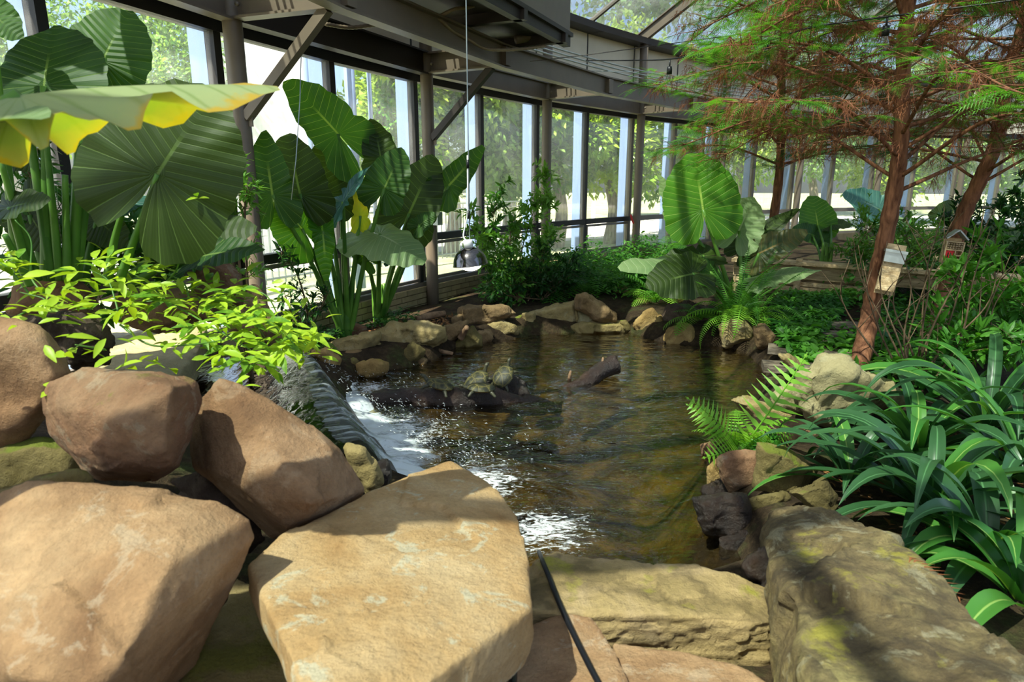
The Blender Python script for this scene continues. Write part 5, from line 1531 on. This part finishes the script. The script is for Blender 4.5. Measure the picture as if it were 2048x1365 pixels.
# ------------------------------------------------------------------ strap leaved plants
def strap(parent, B, az, L, rise, w, mat, bend=1.0, seed=0):
    """arching ribbon leaf from B"""
    r_ = random.Random(seed)
    n = 13
    d = np.array((math.cos(az), math.sin(az), 0))
    side = np.array((-d[1], d[0], 0))
    V, UV = [], []
    p = np.array(B, float); el = rise
    yaw = 0.0
    roll = r_.uniform(-.3, .3)
    for i in range(n):
        t = i / (n - 1)
        tang = d * math.cos(el) + np.array((0, 0, math.sin(el)))
        up = -d * math.sin(el) + np.array((0, 0, math.cos(el)))
        s2 = side * math.cos(roll) + up * math.sin(roll); u2 = np.cross(tang, s2) * -1
        hw = w * (.55 + .45 * math.sin(math.pi * min(1, t * 1.25 + .1) * .8)) * (1 - max(0, t - .62) ** 1.4 / (.38 ** 1.4)) * .5 + .0006
        for j in range(5):
            q = (j - 2) / 2
            V.append(p + s2 * hw * q + up * (abs(q) * hw * .35))
            UV.append((.5 + t * .0 + .01, abs(q) * .20))
        p = p + tang * (L / (n - 1))
        el -= bend * (1.3 + rise * .9) * (1.6 * t + .25) / (n - 1)
    F = [(i * 5 + j, i * 5 + j + 1, (i + 1) * 5 + j + 1, (i + 1) * 5 + j) for i in range(n - 1) for j in range(4)]
    o = part('leaf', V, F, mat, parent)
    set_uv(o.data, UV)
def strap_plant(label, base, n, L, w, seed, mat='strap', lean=(0, 0)):
    t = thing('strap_leaf_plant', label, 'plant', tuple(base), 'strap leaved plants')
    r_ = random.Random(seed)
    for i in range(n):
        az = i * 2.39996 + r_.uniform(-.3, .3)
        f = (i + .5) / n
        rise = 1.35 - 1.15 * f + r_.uniform(-.12, .12)
        az_d = np.array((math.cos(az), math.sin(az))) + np.array(lean)
        az2 = math.atan2(az_d[1], az_d[0])
        strap(t, np.array(base) + np.array((.05 * math.cos(az), .05 * math.sin(az), 0)) * (0.4 + f), az2, L * r_.uniform(.75, 1.1), rise, w * r_.uniform(.8, 1.15), M[mat if r_.random() < .8 else 'strap2'], r_.uniform(.8, 1.25), seed * 100 + i)
    return t
def gb(px, py, z=.05):
    p = gz(px, py, z); return (p[0], p[1], z)
strap_plant('large strap leaved plant arching over the pale weathered boulder', gb(1835, 905), 30, .72, .075, 1, lean=(-.12, -.3))
strap_plant('strap leaved plant next to the huge lichened boulder', gb(1860, 1020), 30, .74, .08, 2, lean=(-.25, -.1))
strap_plant('tall upright strap leaved plant below the whorled shrub', gb(1975, 850), 24, .95, .085, 3, lean=(-.1, 0))
strap_plant('strap leaved plant at the lower corner behind the lichened boulder', gb(1975, 1110), 26, .6, .08, 4, lean=(-.1, 0))
strap_plant('strap leaved plant with spreading leaves at the picture edge', gb(2050, 960), 26, .75, .08, 5, lean=(-.2, -.1))
strap_plant('short strap leaved plant beside the reddish pond stones', gb(1700, 960), 14, .5, .06, 6, lean=(-.3, .1))
strap_plant('bright strap leaved plant in front of the lichened boulder corner', gb(2050, 1200), 16, .5, .085, 7, mat='strap2', lean=(-.1, 0))
# small spiky plant at the back
strap_plant('spiky yellow edged plant beyond the leaning cypress', tuple(at(1815, 470, 8.6)), 18, .55, .05, 8, mat='strap2')

# ------------------------------------------------------------------ ferns
def frond_mesh(name, L=1.0, pairs=22, pw=.17, arch=.9, rise=.9, mat=None, teeth=False):
    """unit frond in local coordinates: starts at origin, grows +y, z up"""
    g = G()
    n = 14
    P = []
    p = np.zeros(3); el = rise
    for i in range(n):
        P.append(p.copy())
        p = p + np.array((0, math.cos(el), math.sin(el))) * (L / (n - 1))
        el -= arch * 1.6 / (n - 1)
    P = np.array(P)
    g.add(*tube(P, np.linspace(.009, .003, n) * L, 4, False))
    for i in range(pairs):
        t = .10 + .90 * (i + .5) / pairs
        x = t * (n - 1); k0 = min(n - 2, int(x)); f = x - k0
        c = P[k0] * (1 - f) + P[k0 + 1] * f
        tg_ = unit(P[k0 + 1] - P[k0])
        up = np.cross((1, 0, 0), tg_)
        ln = pw * L * (math.sin(math.pi * min(1, (t * .86 + .16))) ** .75)
        wd = L * .95 / pairs * .36
        for s in (-1, 1):
            ax = np.array((s, 0, 0)) * .93 + tg_ * .28 - up * .12
            ax = unit(ax)
            if teeth:
                m = 5
                V = []
                for q in range(m + 1):
                    u = q / m
                    h = wd * .62 * (1 - u) ** .8 + .001
                    z = wd * .4 if q % 2 else 0.0
                    V += [c + ax * ln * u + tg_ * (h + z * (1 - u)) - up * .06 * ln * u * u, c + ax * ln * u - tg_ * (h + z * (1 - u)) - up * .06 * ln * u * u]
                g.add(V, [(2 * q, 2 * q + 1, 2 * q + 3, 2 * q + 2) for q in range(m)])
            else:
                V = [c + tg_ * wd * .5, c - tg_ * wd * .5, c + ax * ln * .55 - tg_ * wd * .55 - up * .02 * L * .3, c + ax * ln - up * .08 * ln, c + ax * ln * .55 + tg_ * wd * .55 - up * .02 * L * .3]
                g.add(V, [(0, 1, 2, 4), (4, 2, 3)])
    me = mesh_from(name, np.vstack(g.v), g.f)
    smooth_me(me, False)
    me.materials.append(mat)
    return me
FR = {
 'light': [frond_mesh('frond', 1, 14, .24, .55, .72, M['fern'], True), frond_mesh('frond', 1, 13, .26, 1.0, .8, M['fern'], True)],
 'sword': [frond_mesh('frond', 1, 34, .09, .55, 1.25, M['fern_dk']), frond_mesh('frond', 1, 34, .09, 1.3, 1.1, M['fern_dk']), frond_mesh('frond', 1, 30, .10, 1.9, .9, M['fern'])],
 'soft': [frond_mesh('frond', 1, 18, .26, .8, .9, M['fern_dk']), frond_mesh('frond', 1, 18, .26, 1.2, .6, M['fern'])],
 'dark': [frond_mesh('frond', 1, 18, .26, .8, .9, M['herb_dk']), frond_mesh('frond', 1, 18, .26, 1.2, .6, M['fern_dk'])],
}
def fern(label, base, n, L, kind, seed, spread=1.0, aim=None, group='ferns around the pond'):
    t = thing('fern', label, 'fern', tuple(base), group)
    r_ = random.Random(seed)
    for i in range(n):
        az = i * 2.39996 + r_.uniform(-.4, .4)
        d = np.array((math.cos(az), math.sin(az), 0)) * spread
        if aim is not None: d = d + np.array(aim)
        d = d + np.array((0, 0, r_.uniform(-.1, .35)))
        R3 = frames(d[None], np.array((r_.uniform(-.2, .2), r_.uniform(-.2, .2), 1.0)))[0]
        link('frond', r_.choice(FR[kind]), None, t, mat4(R3, (r_.uniform(-.03, .03), r_.uniform(-.03, .03), 0), L * r_.uniform(.65, 1.1)))
    return t
def gt(px, py, dz=0.0):
    p = gz(px, py, .03); return (p[0], p[1], .03 + dz)
nf = fern('light green toothed fern standing at the right pond edge', gz(1480, 905, -.02), 6, .40, 'light', 3, 1.0, (-.25, 0, .2))
# the tall upright frond of that fern
for (px, py, Y), sc in (((1566, 698, 3.55), 1.0), ((1384, 772, 3.4), .8), ((1372, 880, 3.1), .8), ((1560, 850, 3.5), .8), ((1505, 870, 3.0), 1), ((1390, 800, 3.55), 1)):
    b = gz(1480, 905, -.02); d = at(px, py, Y) - b
    hd = unit(np.array((d[0], d[1], 0))); ce_ = math.atan2(d[2], math.hypot(d[0], d[1])) - .30
    yv = hd * math.cos(ce_) + np.array((0, 0, math.sin(ce_)))
    R3 = frames(yv[None], unit(np.array((0, -.8, .5)) - hd * .2))[0]
    link('frond', FR['light'][0], None, nf, mat4(R3, (0, 0, 0), np.linalg.norm(d) * 1.08))
fern('tall sword fern rising among the stalks of the round elephant ear', gz(1470, 650, .05), 22, .85, 'sword', 11, .75)
fern('sword fern drooping over the pale angular stone', gz(1510, 640, .08), 18, .75, 'sword', 12, 1.1, (.2, -.4, -.1))
fern('sword fern hanging over the rounded golden boulder', gz(1400, 640, .06), 12, .5, 'soft', 13, 1.0, (-.1, -.5, -.1))
fern('bright fern in the sun under the elephant ear leaves', gz(1270, 575, .05), 16, .8, 'soft', 14, 1.1)
fern('soft fern beside the pointed golden stone', gz(1310, 605, .03), 14, .65, 'soft', 15)
fern('fern clump behind the far stones near the red strap column', gz(1190, 575, .05), 16, .85, 'dark', 16)
fern('shaded fern at the foot of the slender shrub', gz(1120, 585, .05), 16, .75, 'dark', 17)
fern('dark fern by the inlet at the back', gz(1240, 575, .03), 12, .55, 'dark', 18)
fern('green fern between planter and path', gz(1560, 640, .05), 12, .32, 'dark', 19)
fern('feathery fern in the shade before the slatted planter', gz(1655, 640, .05), 10, .30, 'dark', 20)
fern('fern growing beside the glass behind the round elephant ear leaf', gz(1330, 515, .05), 12, .8, 'soft', 21)
fern('little fern on the wet bank below the middle elephant ear', gz(640, 690, .02), 10, .35, 'dark', 22)
fern('tiny fern sprouting beside the round reddish stone', gz(1510, 893, .02), 8, .16, 'dark', 23)
fern('small fern at the inner end of the driftwood branch', gz(790, 640, .03), 8, .3, 'dark', 24)

# ------------------------------------------------------------------ vine on the rocks: pinnate leaves of single leaflets
TVv, TFv = blade(.36, 4, .16, .22)
lm = mesh_from('leaflet', TVv, TFv); smooth_me(lm); lm.materials.append(M['vine'])
lm2 = mesh_from('leaflet', TVv, TFv); smooth_me(lm2); lm2.materials.append(M['vine_dk'])
vroot = at(330, 600, 2.9)
vi = thing('vine', 'yellow green leafy vine sprawling over the rocks beside the stream', 'vine', tuple(vroot))
vstems = [
    [(180, 640, 2.5), (260, 610, 2.7), (340, 600, 2.75), (420, 600, 2.8), (500, 640, 2.8), (540, 690, 2.75)],
    [(330, 600, 2.8), (400, 640, 2.6), (450, 670, 2.5), (500, 700, 2.45), (520, 725, 2.45)],
    [(300, 590, 2.9), (350, 545, 2.8), (370, 480, 2.75), (420, 400, 2.7), (470, 378, 2.7), (520, 388, 2.65)],
    [(60, 590, 2.3), (20, 540, 2.3), (-10, 520, 2.3)],
    [(120, 610, 2.3), (65, 560, 2.35), (62, 480, 2.4), (30, 440, 2.4)],
    [(240, 640, 2.4), (230, 600, 2.45), (215, 560, 2.5), (180, 540, 2.5)],
    [(400, 610, 2.75), (470, 580, 2.75), (530, 590, 2.7), (560, 640, 2.7), (590, 690, 2.7)],
    [(450, 650, 2.6), (520, 640, 2.55), (570, 670, 2.55), (600, 705, 2.5)],
    [(240, 650, 2.35), (300, 690, 2.3), (380, 690, 2.35), (450, 680, 2.4)],
    [(350, 620, 2.7), (300, 570, 2.8), (250, 540, 2.8), (200, 520, 2.8)],
    [(210, 700, 2.0), (180, 695, 1.95), (150, 690, 1.92)],
    [(380, 600, 2.8), (360, 560, 2.85), (280, 535, 2.9)],
    [(20, 640, 2.1), (60, 620, 2.15), (90, 600, 2.2), (40, 585, 2.2)],
]
nleaf = 0
for si, sp in enumerate(vstems):
    pts = bez([at(*p) for p in sp], 8)
    part('vine_stem', *tube(pts, np.linspace(.0045, .002, len(pts)), 5), M['stalk'], vi)
    step = 4
    for i in range(2, len(pts), step):
        p = pts[i]
        tg_ = unit(pts[min(i + 1, len(pts) - 1)] - pts[i - 1])
        for s in (-1, 1):
            if rng.random() < .30 or (si == 2 and i > 24) or si == 4: continue
            # side twig with 5 leaflets
            d = unit(np.cross(tg_, (0, 0, 1)) * s + tg_ * .5 + np.array((0, 0, rng.uniform(-.1, .45))) + nrg.normal(0, .2, 3))
            Lr = rng.uniform(.08, .15)
            if i > len(pts) - 6: Lr *= .8
            for q, (u, a) in enumerate(((.4, -1), (.45, 1), (.85, -1), (.9, 1), (1.0, 0))):
                if nleaf >= 295: break
                if rng.random() < .12: continue
                pos = p + d * Lr * u
                sd = np.cross(d, (0, 0, 1))
                dd = unit(d * (.9 if a == 0 else .55) + sd * a * .8 + np.array((0, 0, rng.uniform(-.25, .15))))
                upv = unit(np.array((rng.uniform(-.35, .35), rng.uniform(-.6, .15), 1.0)))
                R3 = frames(dd[None], upv)[0]
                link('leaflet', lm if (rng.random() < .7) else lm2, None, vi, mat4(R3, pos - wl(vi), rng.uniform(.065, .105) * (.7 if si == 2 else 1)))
                nleaf += 1
# further small leaves of the same vine, too many to pick apart
pos, dirs = [], []
for si, sp in enumerate(vstems):
    if si in (2, 4): continue
    pts = bez([at(*p) for p in sp], 8)
    for _ in range(46 if si not in (3, 10) else 14):
        p = pts[rng.randrange(len(pts))] + nrg.normal(0, 1, 3) * (.085, .10, .055)
        pos.append(p); dirs.append(unit(nrg.normal(0, 1, 3) * (1, 1, .4)))
n = len(pos)
V, F = scatter(TVv, TFv, np.array(pos), frames(np.array(dirs), unit(nrg.normal(0, .35, (n, 3)) + np.array((0, -.2, 1.0)))), nrg.uniform(.05, .09, n))
o = part('small_leaves', V, F, M['vine'], vi); o['kind'] = 'stuff'
# ------------------------------------------------------------------ shrubs
def shrub(name, label, base, stems, nleaf, size, mat, w=.34, spread=.35, group='shrubs inside the glasshouse', cat='shrub', twig=None, whorl=0):
    """stems: list of point lists (world). leaves along the upper part of stems and side twigs"""
    t = thing(name, label, cat, tuple(base), group)
    allp, alld = [], []
    for sp in stems:
        pts = bez(sp, 8)
        part('stem', *tube(pts, np.linspace(.010, .003, len(pts)), 6), twig or M['twig'], t)
        m = len(pts)
        for k_ in range(int(m * .2), m, 1):
            for _ in range(2):
                L = rng.uniform(.3, 1.0) * spread * (1.2 - .6 * k_ / m)
                d = unit(nrg.normal(0, 1, 3) + np.array((0, 0, .5)))
                q = pts[k_] + d * L
                allp.append((pts[k_], q)); 
    g = G()
    for a, b in allp:
        g.add(*tube([a, (a + b) / 2 + (0, 0, .02), b], [.003, .002, .0012], 3, False))
    o = g.build('twigs', twig or M['twig'], t); o['kind'] = 'stuff'
    n = nleaf
    A = np.array([x[0] for x in allp]); B = np.array([x[1] for x in allp])
    i = nrg.integers(0, len(A), n)
    u = nrg.uniform(.3, 1.05, n)[:, None]
    pos = A[i] * (1 - u) + B[i] * u
    td = unit(B[i] - A[i])
    dirs = unit(td * .6 + nrg.normal(0, .6, (n, 3)) + np.array((0, 0, .1)))
    ups = unit(nrg.normal(0, .4, (n, 3)) + np.array((0, 0, 1.0)))
    TV, TF = blade(w, 3, .12, .2)
    V, F = scatter(TV, TF, pos, frames(dirs, ups), size * nrg.uniform(.65, 1.2, n))
    o = part('foliage', V, F, mat, t, False); o['kind'] = 'stuff'
    return t
b = gz(1040, 605, .03)
shrub('leafy_shrub', 'slender light leafed shrub by the glass beside the heat lamp', b,
      [[b, at(1010, 540, 8.0), at(985, 470, 8.0), at(1000, 370, 8.0)], [b, at(1040, 520, 8.1), at(1065, 430, 8.2), at(1085, 400, 8.2)], [b, at(990, 560, 7.9), at(955, 500, 7.8), at(945, 430, 7.8)], [b + (.1, .1, 0), at(1080, 540, 8.3), at(1095, 420, 8.3), at(1090, 340, 8.3)], [b, at(1020, 500, 8.0), at(1025, 440, 8.0)], [b, at(1055, 540, 8.0), at(1110, 470, 8.1)], [b, at(1000, 520, 8), at(970, 470, 8)]],
      3000, .10, M['shrub'], spread=.30)
b = gz(1085, 600, .03)
shrub('leafy_shrub', 'dense dark leafed shrub under the slender one behind the far stones', b,
      [[b, at(1080, 560, 7.9), at(1090, 500, 8)], [b, at(1050, 570, 7.8), at(1020, 540, 7.8)], [b, at(1120, 570, 8), at(1140, 520, 8.2)], [b, at(1010, 590, 7.7), at(975, 570, 7.6)], [b, at(1100, 580, 7.9), at(1125, 560, 7.9)]],
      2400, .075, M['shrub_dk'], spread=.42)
b = gz(620, 665, .03)
shrub('climbing_shrub', 'straggly vine shrub around the second steel column foot', b,
      [[b, at(610, 600, 5.6), at(590, 540, 5.5), at(560, 500, 5.4)], [b, at(640, 620, 5.6), at(660, 580, 5.6)], [b, at(590, 640, 5.4), at(570, 590, 5.3)]], 420, .07, M['shrub_dk'], spread=.18)
b = at(480, 520, 4.2); b[2] = .02
shrub('climbing_shrub', 'thin leaved climber hanging beside the steel column above the rocks', b,
      [[b, at(470, 440, 4.2), at(465, 360, 4.1), at(475, 310, 4.1)], [b, at(450, 430, 4.2), at(430, 400, 4.1), at(400, 430, 4)], [b, at(490, 440, 4.1), at(500, 380, 4.0)], [b, at(440, 470, 4.2), at(390, 470, 4.1), at(360, 440, 4.1)]], 1100, .065, M['shrub'], spread=.15)
b = at(1800, 560, 8.0); b[2] = .35
shrub('leafy_shrub', 'dense bush behind the nest box in front of the planter', b,
      [[b, at(1780, 520, 8.0), at(1750, 470, 8.1), at(1720, 450, 8.1)], [b, at(1820, 510, 8.0), at(1810, 460, 8.0)], [b, at(1730, 530, 7.9), at(1700, 510, 7.9)], [b, at(1850, 520, 8.0), at(1880, 470, 8.0)], [b, at(1770, 530, 7.7), at(1760, 500, 7.6)]],
      3600, .07, M['shrub'], spread=.55)
b = gz(1990, 720, .05)
shrub('leafy_shrub', 'whorled leafed shrub in front of the rear cypress', b,
      [[b, at(1960, 650, 4.6), at(1930, 580, 4.6), at(1900, 560, 4.6)], [b, at(2000, 640, 4.6), at(1990, 560, 4.7), at(1985, 500, 4.8)], [b, at(2040, 650, 4.5), at(2050, 580, 4.6)], [b, at(1930, 690, 4.4), at(1880, 650, 4.4)], [b, at(2030, 700, 4.2), at(2060, 680, 4.2)], [b, at(1950, 700, 4.3), at(1900, 720, 4.2)]],
      1500, .12, M['herb'], w=.28, spread=.32)
b = gz(1960, 600, .05)
shrub('leafy_shrub', 'dark shrub filling the corner behind the insect hotel', b,
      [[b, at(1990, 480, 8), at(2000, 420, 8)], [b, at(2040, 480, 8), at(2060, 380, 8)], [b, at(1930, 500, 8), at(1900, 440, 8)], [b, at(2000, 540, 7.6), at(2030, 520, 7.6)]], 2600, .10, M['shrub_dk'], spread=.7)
b = at(120, 560, 3.2)
shrub('leafy_shrub', 'shaded undergrowth shrub at the foot of the giant elephant ear', (b[0], b[1], .2),
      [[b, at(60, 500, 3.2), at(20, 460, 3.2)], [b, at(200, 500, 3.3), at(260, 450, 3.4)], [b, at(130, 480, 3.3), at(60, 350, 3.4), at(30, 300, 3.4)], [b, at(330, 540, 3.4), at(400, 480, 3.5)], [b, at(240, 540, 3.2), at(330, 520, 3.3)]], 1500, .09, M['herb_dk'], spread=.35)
# bare twiggy bush before the cypress
b = gz(1840, 770, .04)
t = thing('bare_shrub', 'bare twiggy shrub standing below the nest box', 'shrub', tuple(b))
for i in range(16):
    d = np.array((rng.uniform(-.5, .5), rng.uniform(-.3, .3), 0))
    h = rng.uniform(.7, 1.25)
    o_ = np.array((rng.uniform(-.25, .3), rng.uniform(-.2, .3), 0))
    pts = bez([b + o_ * .5, b + o_ + d * .3 + (0, 0, h * .35), b + o_ + d * .55 + (rng.uniform(-.08, .08), 0, h * .7), b + o_ + d * rng.uniform(.5, 1) + (0, 0, h)], 6)
    part('stem', *tube(pts, np.linspace(.009, .002, len(pts)), 5), M['twig'], t)
    for j in range(3):
        k_ = rng.randrange(5, len(pts) - 2)
        e = pts[k_] + np.array((rng.uniform(-.25, .25), rng.uniform(-.2, .2), rng.uniform(.08, .3)))
        part('twig', *tube([pts[k_], (pts[k_] + e) / 2 + (0, 0, .02), e], [.004, .003, .001], 4), M['twig'], t)

# ------------------------------------------------------------------ ground cover
def cover(name, label, polys, n, size, mat, w=.6, hmax=.18, cat='ground cover', seg=2):
    pos = []
    pts = [np.array([gz(*p, .03)[:2] for p in poly]) for poly in polys]
    per = n // len(pts)
    for P in pts:
        lo, hi = P.min(0), P.max(0)
        got = 0
        while got < per:
            q = nrg.uniform(lo, hi, (per, 2))
            q = q[pip(q, P) < 0]
            q = q[pip(q, pond) > .05]
            if len(q) == 0: break
            got += len(q)
            cl = np.array([noise.noise(Vector((x * 1.7, y * 1.7, 4))) for x, y in q])
            z = terrain_h(q) + nrg.random(len(q)) ** .7 * hmax * (1.0 + 1.1 * cl)
            pos.append(np.column_stack([q, z]))
    pos = np.vstack(pos)[:n]
    n = len(pos)
    dirs = unit(nrg.normal(0, 1, (n, 3)) * (1, 1, .35))
    ups = unit(nrg.normal(0, .3, (n, 3)) + np.array((0, -.15, 1.0)))
    TV, TF = blade(w, seg, .1, .2)
    V, F = scatter(TV, TF, pos, frames(dirs, ups), size * nrg.uniform(.5, 1.3, n))
    o = part(name, V, F, mat, None, False)
    tag(o, label, cat, kind='stuff')
    return o
cover('ground_cover', 'bright heart leaved ground cover along the plank path and cypress foot', [[(1590, 720), (1700, 690), (1900, 720), (1880, 800), (1760, 775), (1640, 730)], [(1560, 700), (1620, 680), (1640, 720), (1600, 735)]], 2600, .075, M['herb'], .75, .16, seg=3)
cover('undergrowth', 'low green undergrowth across the shaded bed before the planter', [[(1520, 650), (1560, 605), (1710, 605), (1680, 640), (1640, 690), (1570, 690)], [(1700, 610), (2048, 610), (2100, 740), (1760, 740), (1730, 650)]], 9000, .065, M['herb'], .5, .13)
cover('undergrowth', 'dark leafy undergrowth between the far stones and the glass', [[(950, 600), (1080, 560), (1250, 535), (1340, 540), (1320, 600), (1230, 600), (1150, 590), (1000, 612)]], 7000, .075, M['herb'], .45, .42)
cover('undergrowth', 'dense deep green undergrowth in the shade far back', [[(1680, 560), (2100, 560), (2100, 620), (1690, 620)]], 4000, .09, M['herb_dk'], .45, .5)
cover('undergrowth', 'small herbs on the soil below the middle elephant ear', [[(590, 690), (640, 655), (690, 672), (650, 690)], [(700, 655), (800, 635), (850, 640), (740, 655)]], 600, .05, M['herb_dk'], .5, .10)
cover('ground_cover', 'small round leaved plants at the right pond edge', [[(1500, 905), (1540, 880), (1560, 905), (1520, 915)], [(1590, 770), (1545, 730), (1600, 735), (1620, 760)]], 420, .035, M['herb'], .7, .06)
cover('leaf_litter', 'brown fallen leaves on the soil under the strap leaves', [[(1620, 940), (2048, 830), (2048, 1200), (1800, 1060)], [(700, 660), (900, 625), (930, 640), (760, 670)]], 900, .05, plain('dry_leaf', '#7b5632', .8, 0, .2, .4, 3), .4, .02)

# ------------------------------------------------------------------ bald cypress
def spray_t(pairs=11, droop=.25):
    """feathery branchlet: unit length along +y"""
    V, F = [], []
    for i in range(pairs):
        t = (i + .6) / pairs
        ln = .27 * math.sin(math.pi * (.15 + .8 * t)) + .03
        z = -droop * t * t
        for s in (-1, 1):
            a = len(V)
            V += [(0, t - .022, z), (0, t + .022, z), (s * ln, t + .10, z - .03)]
            F.append((a, a + 1, a + 2))
    a = len(V)
    V += [(-.008, 0, 0), (.008, 0, 0), (0, .5, -droop * .25)]
    F.append((a, a + 1, a + 2))
    V += [(-.008, .45, -droop * .2), (.008, .45, -droop * .2), (0, 1, -droop)]
    F.append((a + 3, a + 4, a + 5))
    return np.array(V), np.array(F)
ST, SF = spray_t()
def dry_t(n=9):
    """shrivelled hanging branchlet: a thread with short curled needles"""
    V, F = [], []
    for i in range(n):
        t = (i + .5) / n
        s = (-1) ** i
        a = len(V)
        V += [(0, t - .03, 0), (0, t + .03, 0), (s * .11 * (1.1 - t), t + .16, .03 * s)]
        F.append((a, a + 1, a + 2))
    for y0, y1 in ((0, .5), (.45, 1)):
        a = len(V)
        V += [(-.012, y0, 0), (.012, y0, 0), (0, y1, .01)]
        F.append((a, a + 1, a + 2))
    return np.array(V), np.array(F)
DT, DF = dry_t()
def cypress(label, trunk_pts, r0, zmin, zmax, reach, nbr, seed, green=(26, .5), brown=.42, mats=('cyp', 'cyp_dk'), sz=.14):
    """trunk_pts in world; branches between zmin and zmax"""
    r_ = random.Random(seed)
    base = np.array(trunk_pts[0])
    t = thing('cypress_tree', label, 'tree', tuple(base), 'cypress trees')
    pts = bez(trunk_pts, 10)
    rad = np.linspace(r0, r0 * .45, len(pts)) * (1 + .06 * np.sin(np.arange(len(pts)) * 1.7))
    rad[0] *= 1.25
    part('trunk', *tube(pts, rad, 14), M['bark_red'], t)
    zz = pts[:, 2]
    gpos, gdir, bpos, bdir = [], [], [], []
    tw = G()
    for b in range(nbr):
        z = zmin + (zmax - zmin) * (b + r_.random()) / nbr
        i = int(np.argmin(abs(zz - z)))
        p0 = pts[i]
        az = b * 2.39996 + r_.uniform(-.5, .5)
        L = reach * (1 - .45 * (z - zmin) / (zmax - zmin + .01)) * r_.uniform(.7, 1.15)
        d = np.array((math.cos(az), math.sin(az), 0))
        e1 = p0 + d * L * .5 + (0, 0, L * r_.uniform(.08, .30))
        e2 = p0 + d * L + (r_.uniform(-.1, .1), r_.uniform(-.1, .1), L * r_.uniform(-.05, .30))
        bp = bez([p0, e1, e2], 9)
        part('branch', *tube(bp, np.linspace(.016, .004, len(bp)), 6), M['bark_red'], t)
        m = len(bp)
        for k_ in range(4, m):
            for s in (-1, 1):
                if r_.random() < .15: continue
                f = k_ / m
                sd = np.cross(d, (0, 0, 1)) * s
                l2 = L * r_.uniform(.18, .36) * (1.25 - .7 * f)
                td = unit(sd * .8 + d * .6 + np.array((0, 0, r_.uniform(-.25, .3))))
                q = bp[k_] + td * l2
                tw.add(*tube([bp[k_], (bp[k_] + q) / 2 + (0, 0, .01), q], [.004, .003, .0015], 3, False))
                is_br = r_.random() < brown * (1.35 - .9 * f)
                ns = green[0]
                for s3 in range(ns if not is_br else int(ns * 1.8)):
                    u = r_.uniform(.15, 1.08)
                    pp = bp[k_] + td * l2 * u
                    s4 = np.cross(td, (0, 0, 1)) * r_.choice((-1, 1))
                    if is_br:
                        bpos.append(pp); bdir.append(unit(s4 * .35 + td * .25 + np.array((0, 0, -1.0 + r_.uniform(-.2, .5))) + nrg.normal(0, .2, 3)))
                    else:
                        gpos.append(pp); gdir.append(unit(s4 * .9 + td * .6 + np.array((0, 0, r_.uniform(-.35, .25))) + nrg.normal(0, .12, 3)))
    o = tw.build('twigs', M['bark_red'], t); o['kind'] = 'stuff'
    for nm_, P_, D_, m_, up in (('foliage', gpos, gdir, mats[0], 1.0), ('dry_foliage', bpos, bdir, 'cyp_br', .4)):
        if not P_: continue
        P_, D_ = np.array(P_), np.array(D_)
        n = len(P_)
        ups = unit(nrg.normal(0, .3, (n, 3)) + np.array((0, 0, up)) + (np.array((0, -.5, 0)) if nm_ != 'foliage' else 0))
        V, F = scatter(ST if nm_ == 'foliage' else DT, SF if nm_ == 'foliage' else DF, P_, frames(D_, ups), sz * nrg.uniform(.6, 1.25, n) * (1.0 if nm_ == 'foliage' else 1.0))
        o = part(nm_, V, F, M[m_], t, False); o['kind'] = 'stuff'
    return t
tp = [gz(1715, 752, .02), at(1738, 640, 4.9), at(1752, 560, 4.9), at(1778, 440, 4.85), at(1800, 300, 4.8), at(1806, 150, 4.75), at(1818, 0, 4.7)]
tp += [tp[-1] + (.05, 0, .7), tp[-1] + (.08, 0, 1.6)]
cypress('leaning red barked cypress carrying the nest box', tp, .072, 1.35, 4.0, 1.7, 48, 21, (9, .5), .52)
tp = [gz(1868, 690, .03), at(1885, 600, 6.5), at(1920, 450, 6.4), at(1955, 370, 6.3), at(1990, 290, 6.2), at(2010, 180, 6.1)]
tp += [tp[-1] + (.1, 0, .9), tp[-1] + (.15, 0, 1.9)]
cypress('rear red barked cypress carrying the insect hotel', tp, .085, 1.35, 4.4, 2.0, 46, 22, (9, .5), .6, ('cyp_dk', 'cyp'))
tp = [gz(1516, 625, .05), at(1525, 560, 7.6), at(1545, 450, 7.6), at(1560, 330, 7.5), at(1562, 200, 7.4), at(1568, 60, 7.3)]
tp += [tp[-1] + (.05, 0, .7), tp[-1] + (.05, 0, 1.5)]
cypress('thin straight cypress behind the round elephant ear leaf', tp, .060, 1.55, 4.6, 1.5, 52, 23, (9, .5), .52)

# dry cypress twigs fallen on the lichened boulder
for (px, py), az, L, lab in (((1668, 1190), 1.15, .11, 'orange dry cypress twig lying mid boulder'), ((1640, 1075), 2.6, .08, 'curled dry cypress twig near the boulder top'), ((1815, 1120), -1.2, .16, 'long dry cypress twig along the boulder edge')):
    p = gz(px, py, {1668: .285, 1640: .265, 1815: .365}[px])
    d = np.array((math.cos(az), math.sin(az), .02))
    V, F = scatter(ST, SF, np.array([p]), frames(d[None], np.array((0, 0, 1.0))), np.array([L]))
    V[:, 2] += .012
    tag(part('dry_twig', V, F, M['cyp_br'], None, False), lab, 'twig', 'fallen cypress twigs')
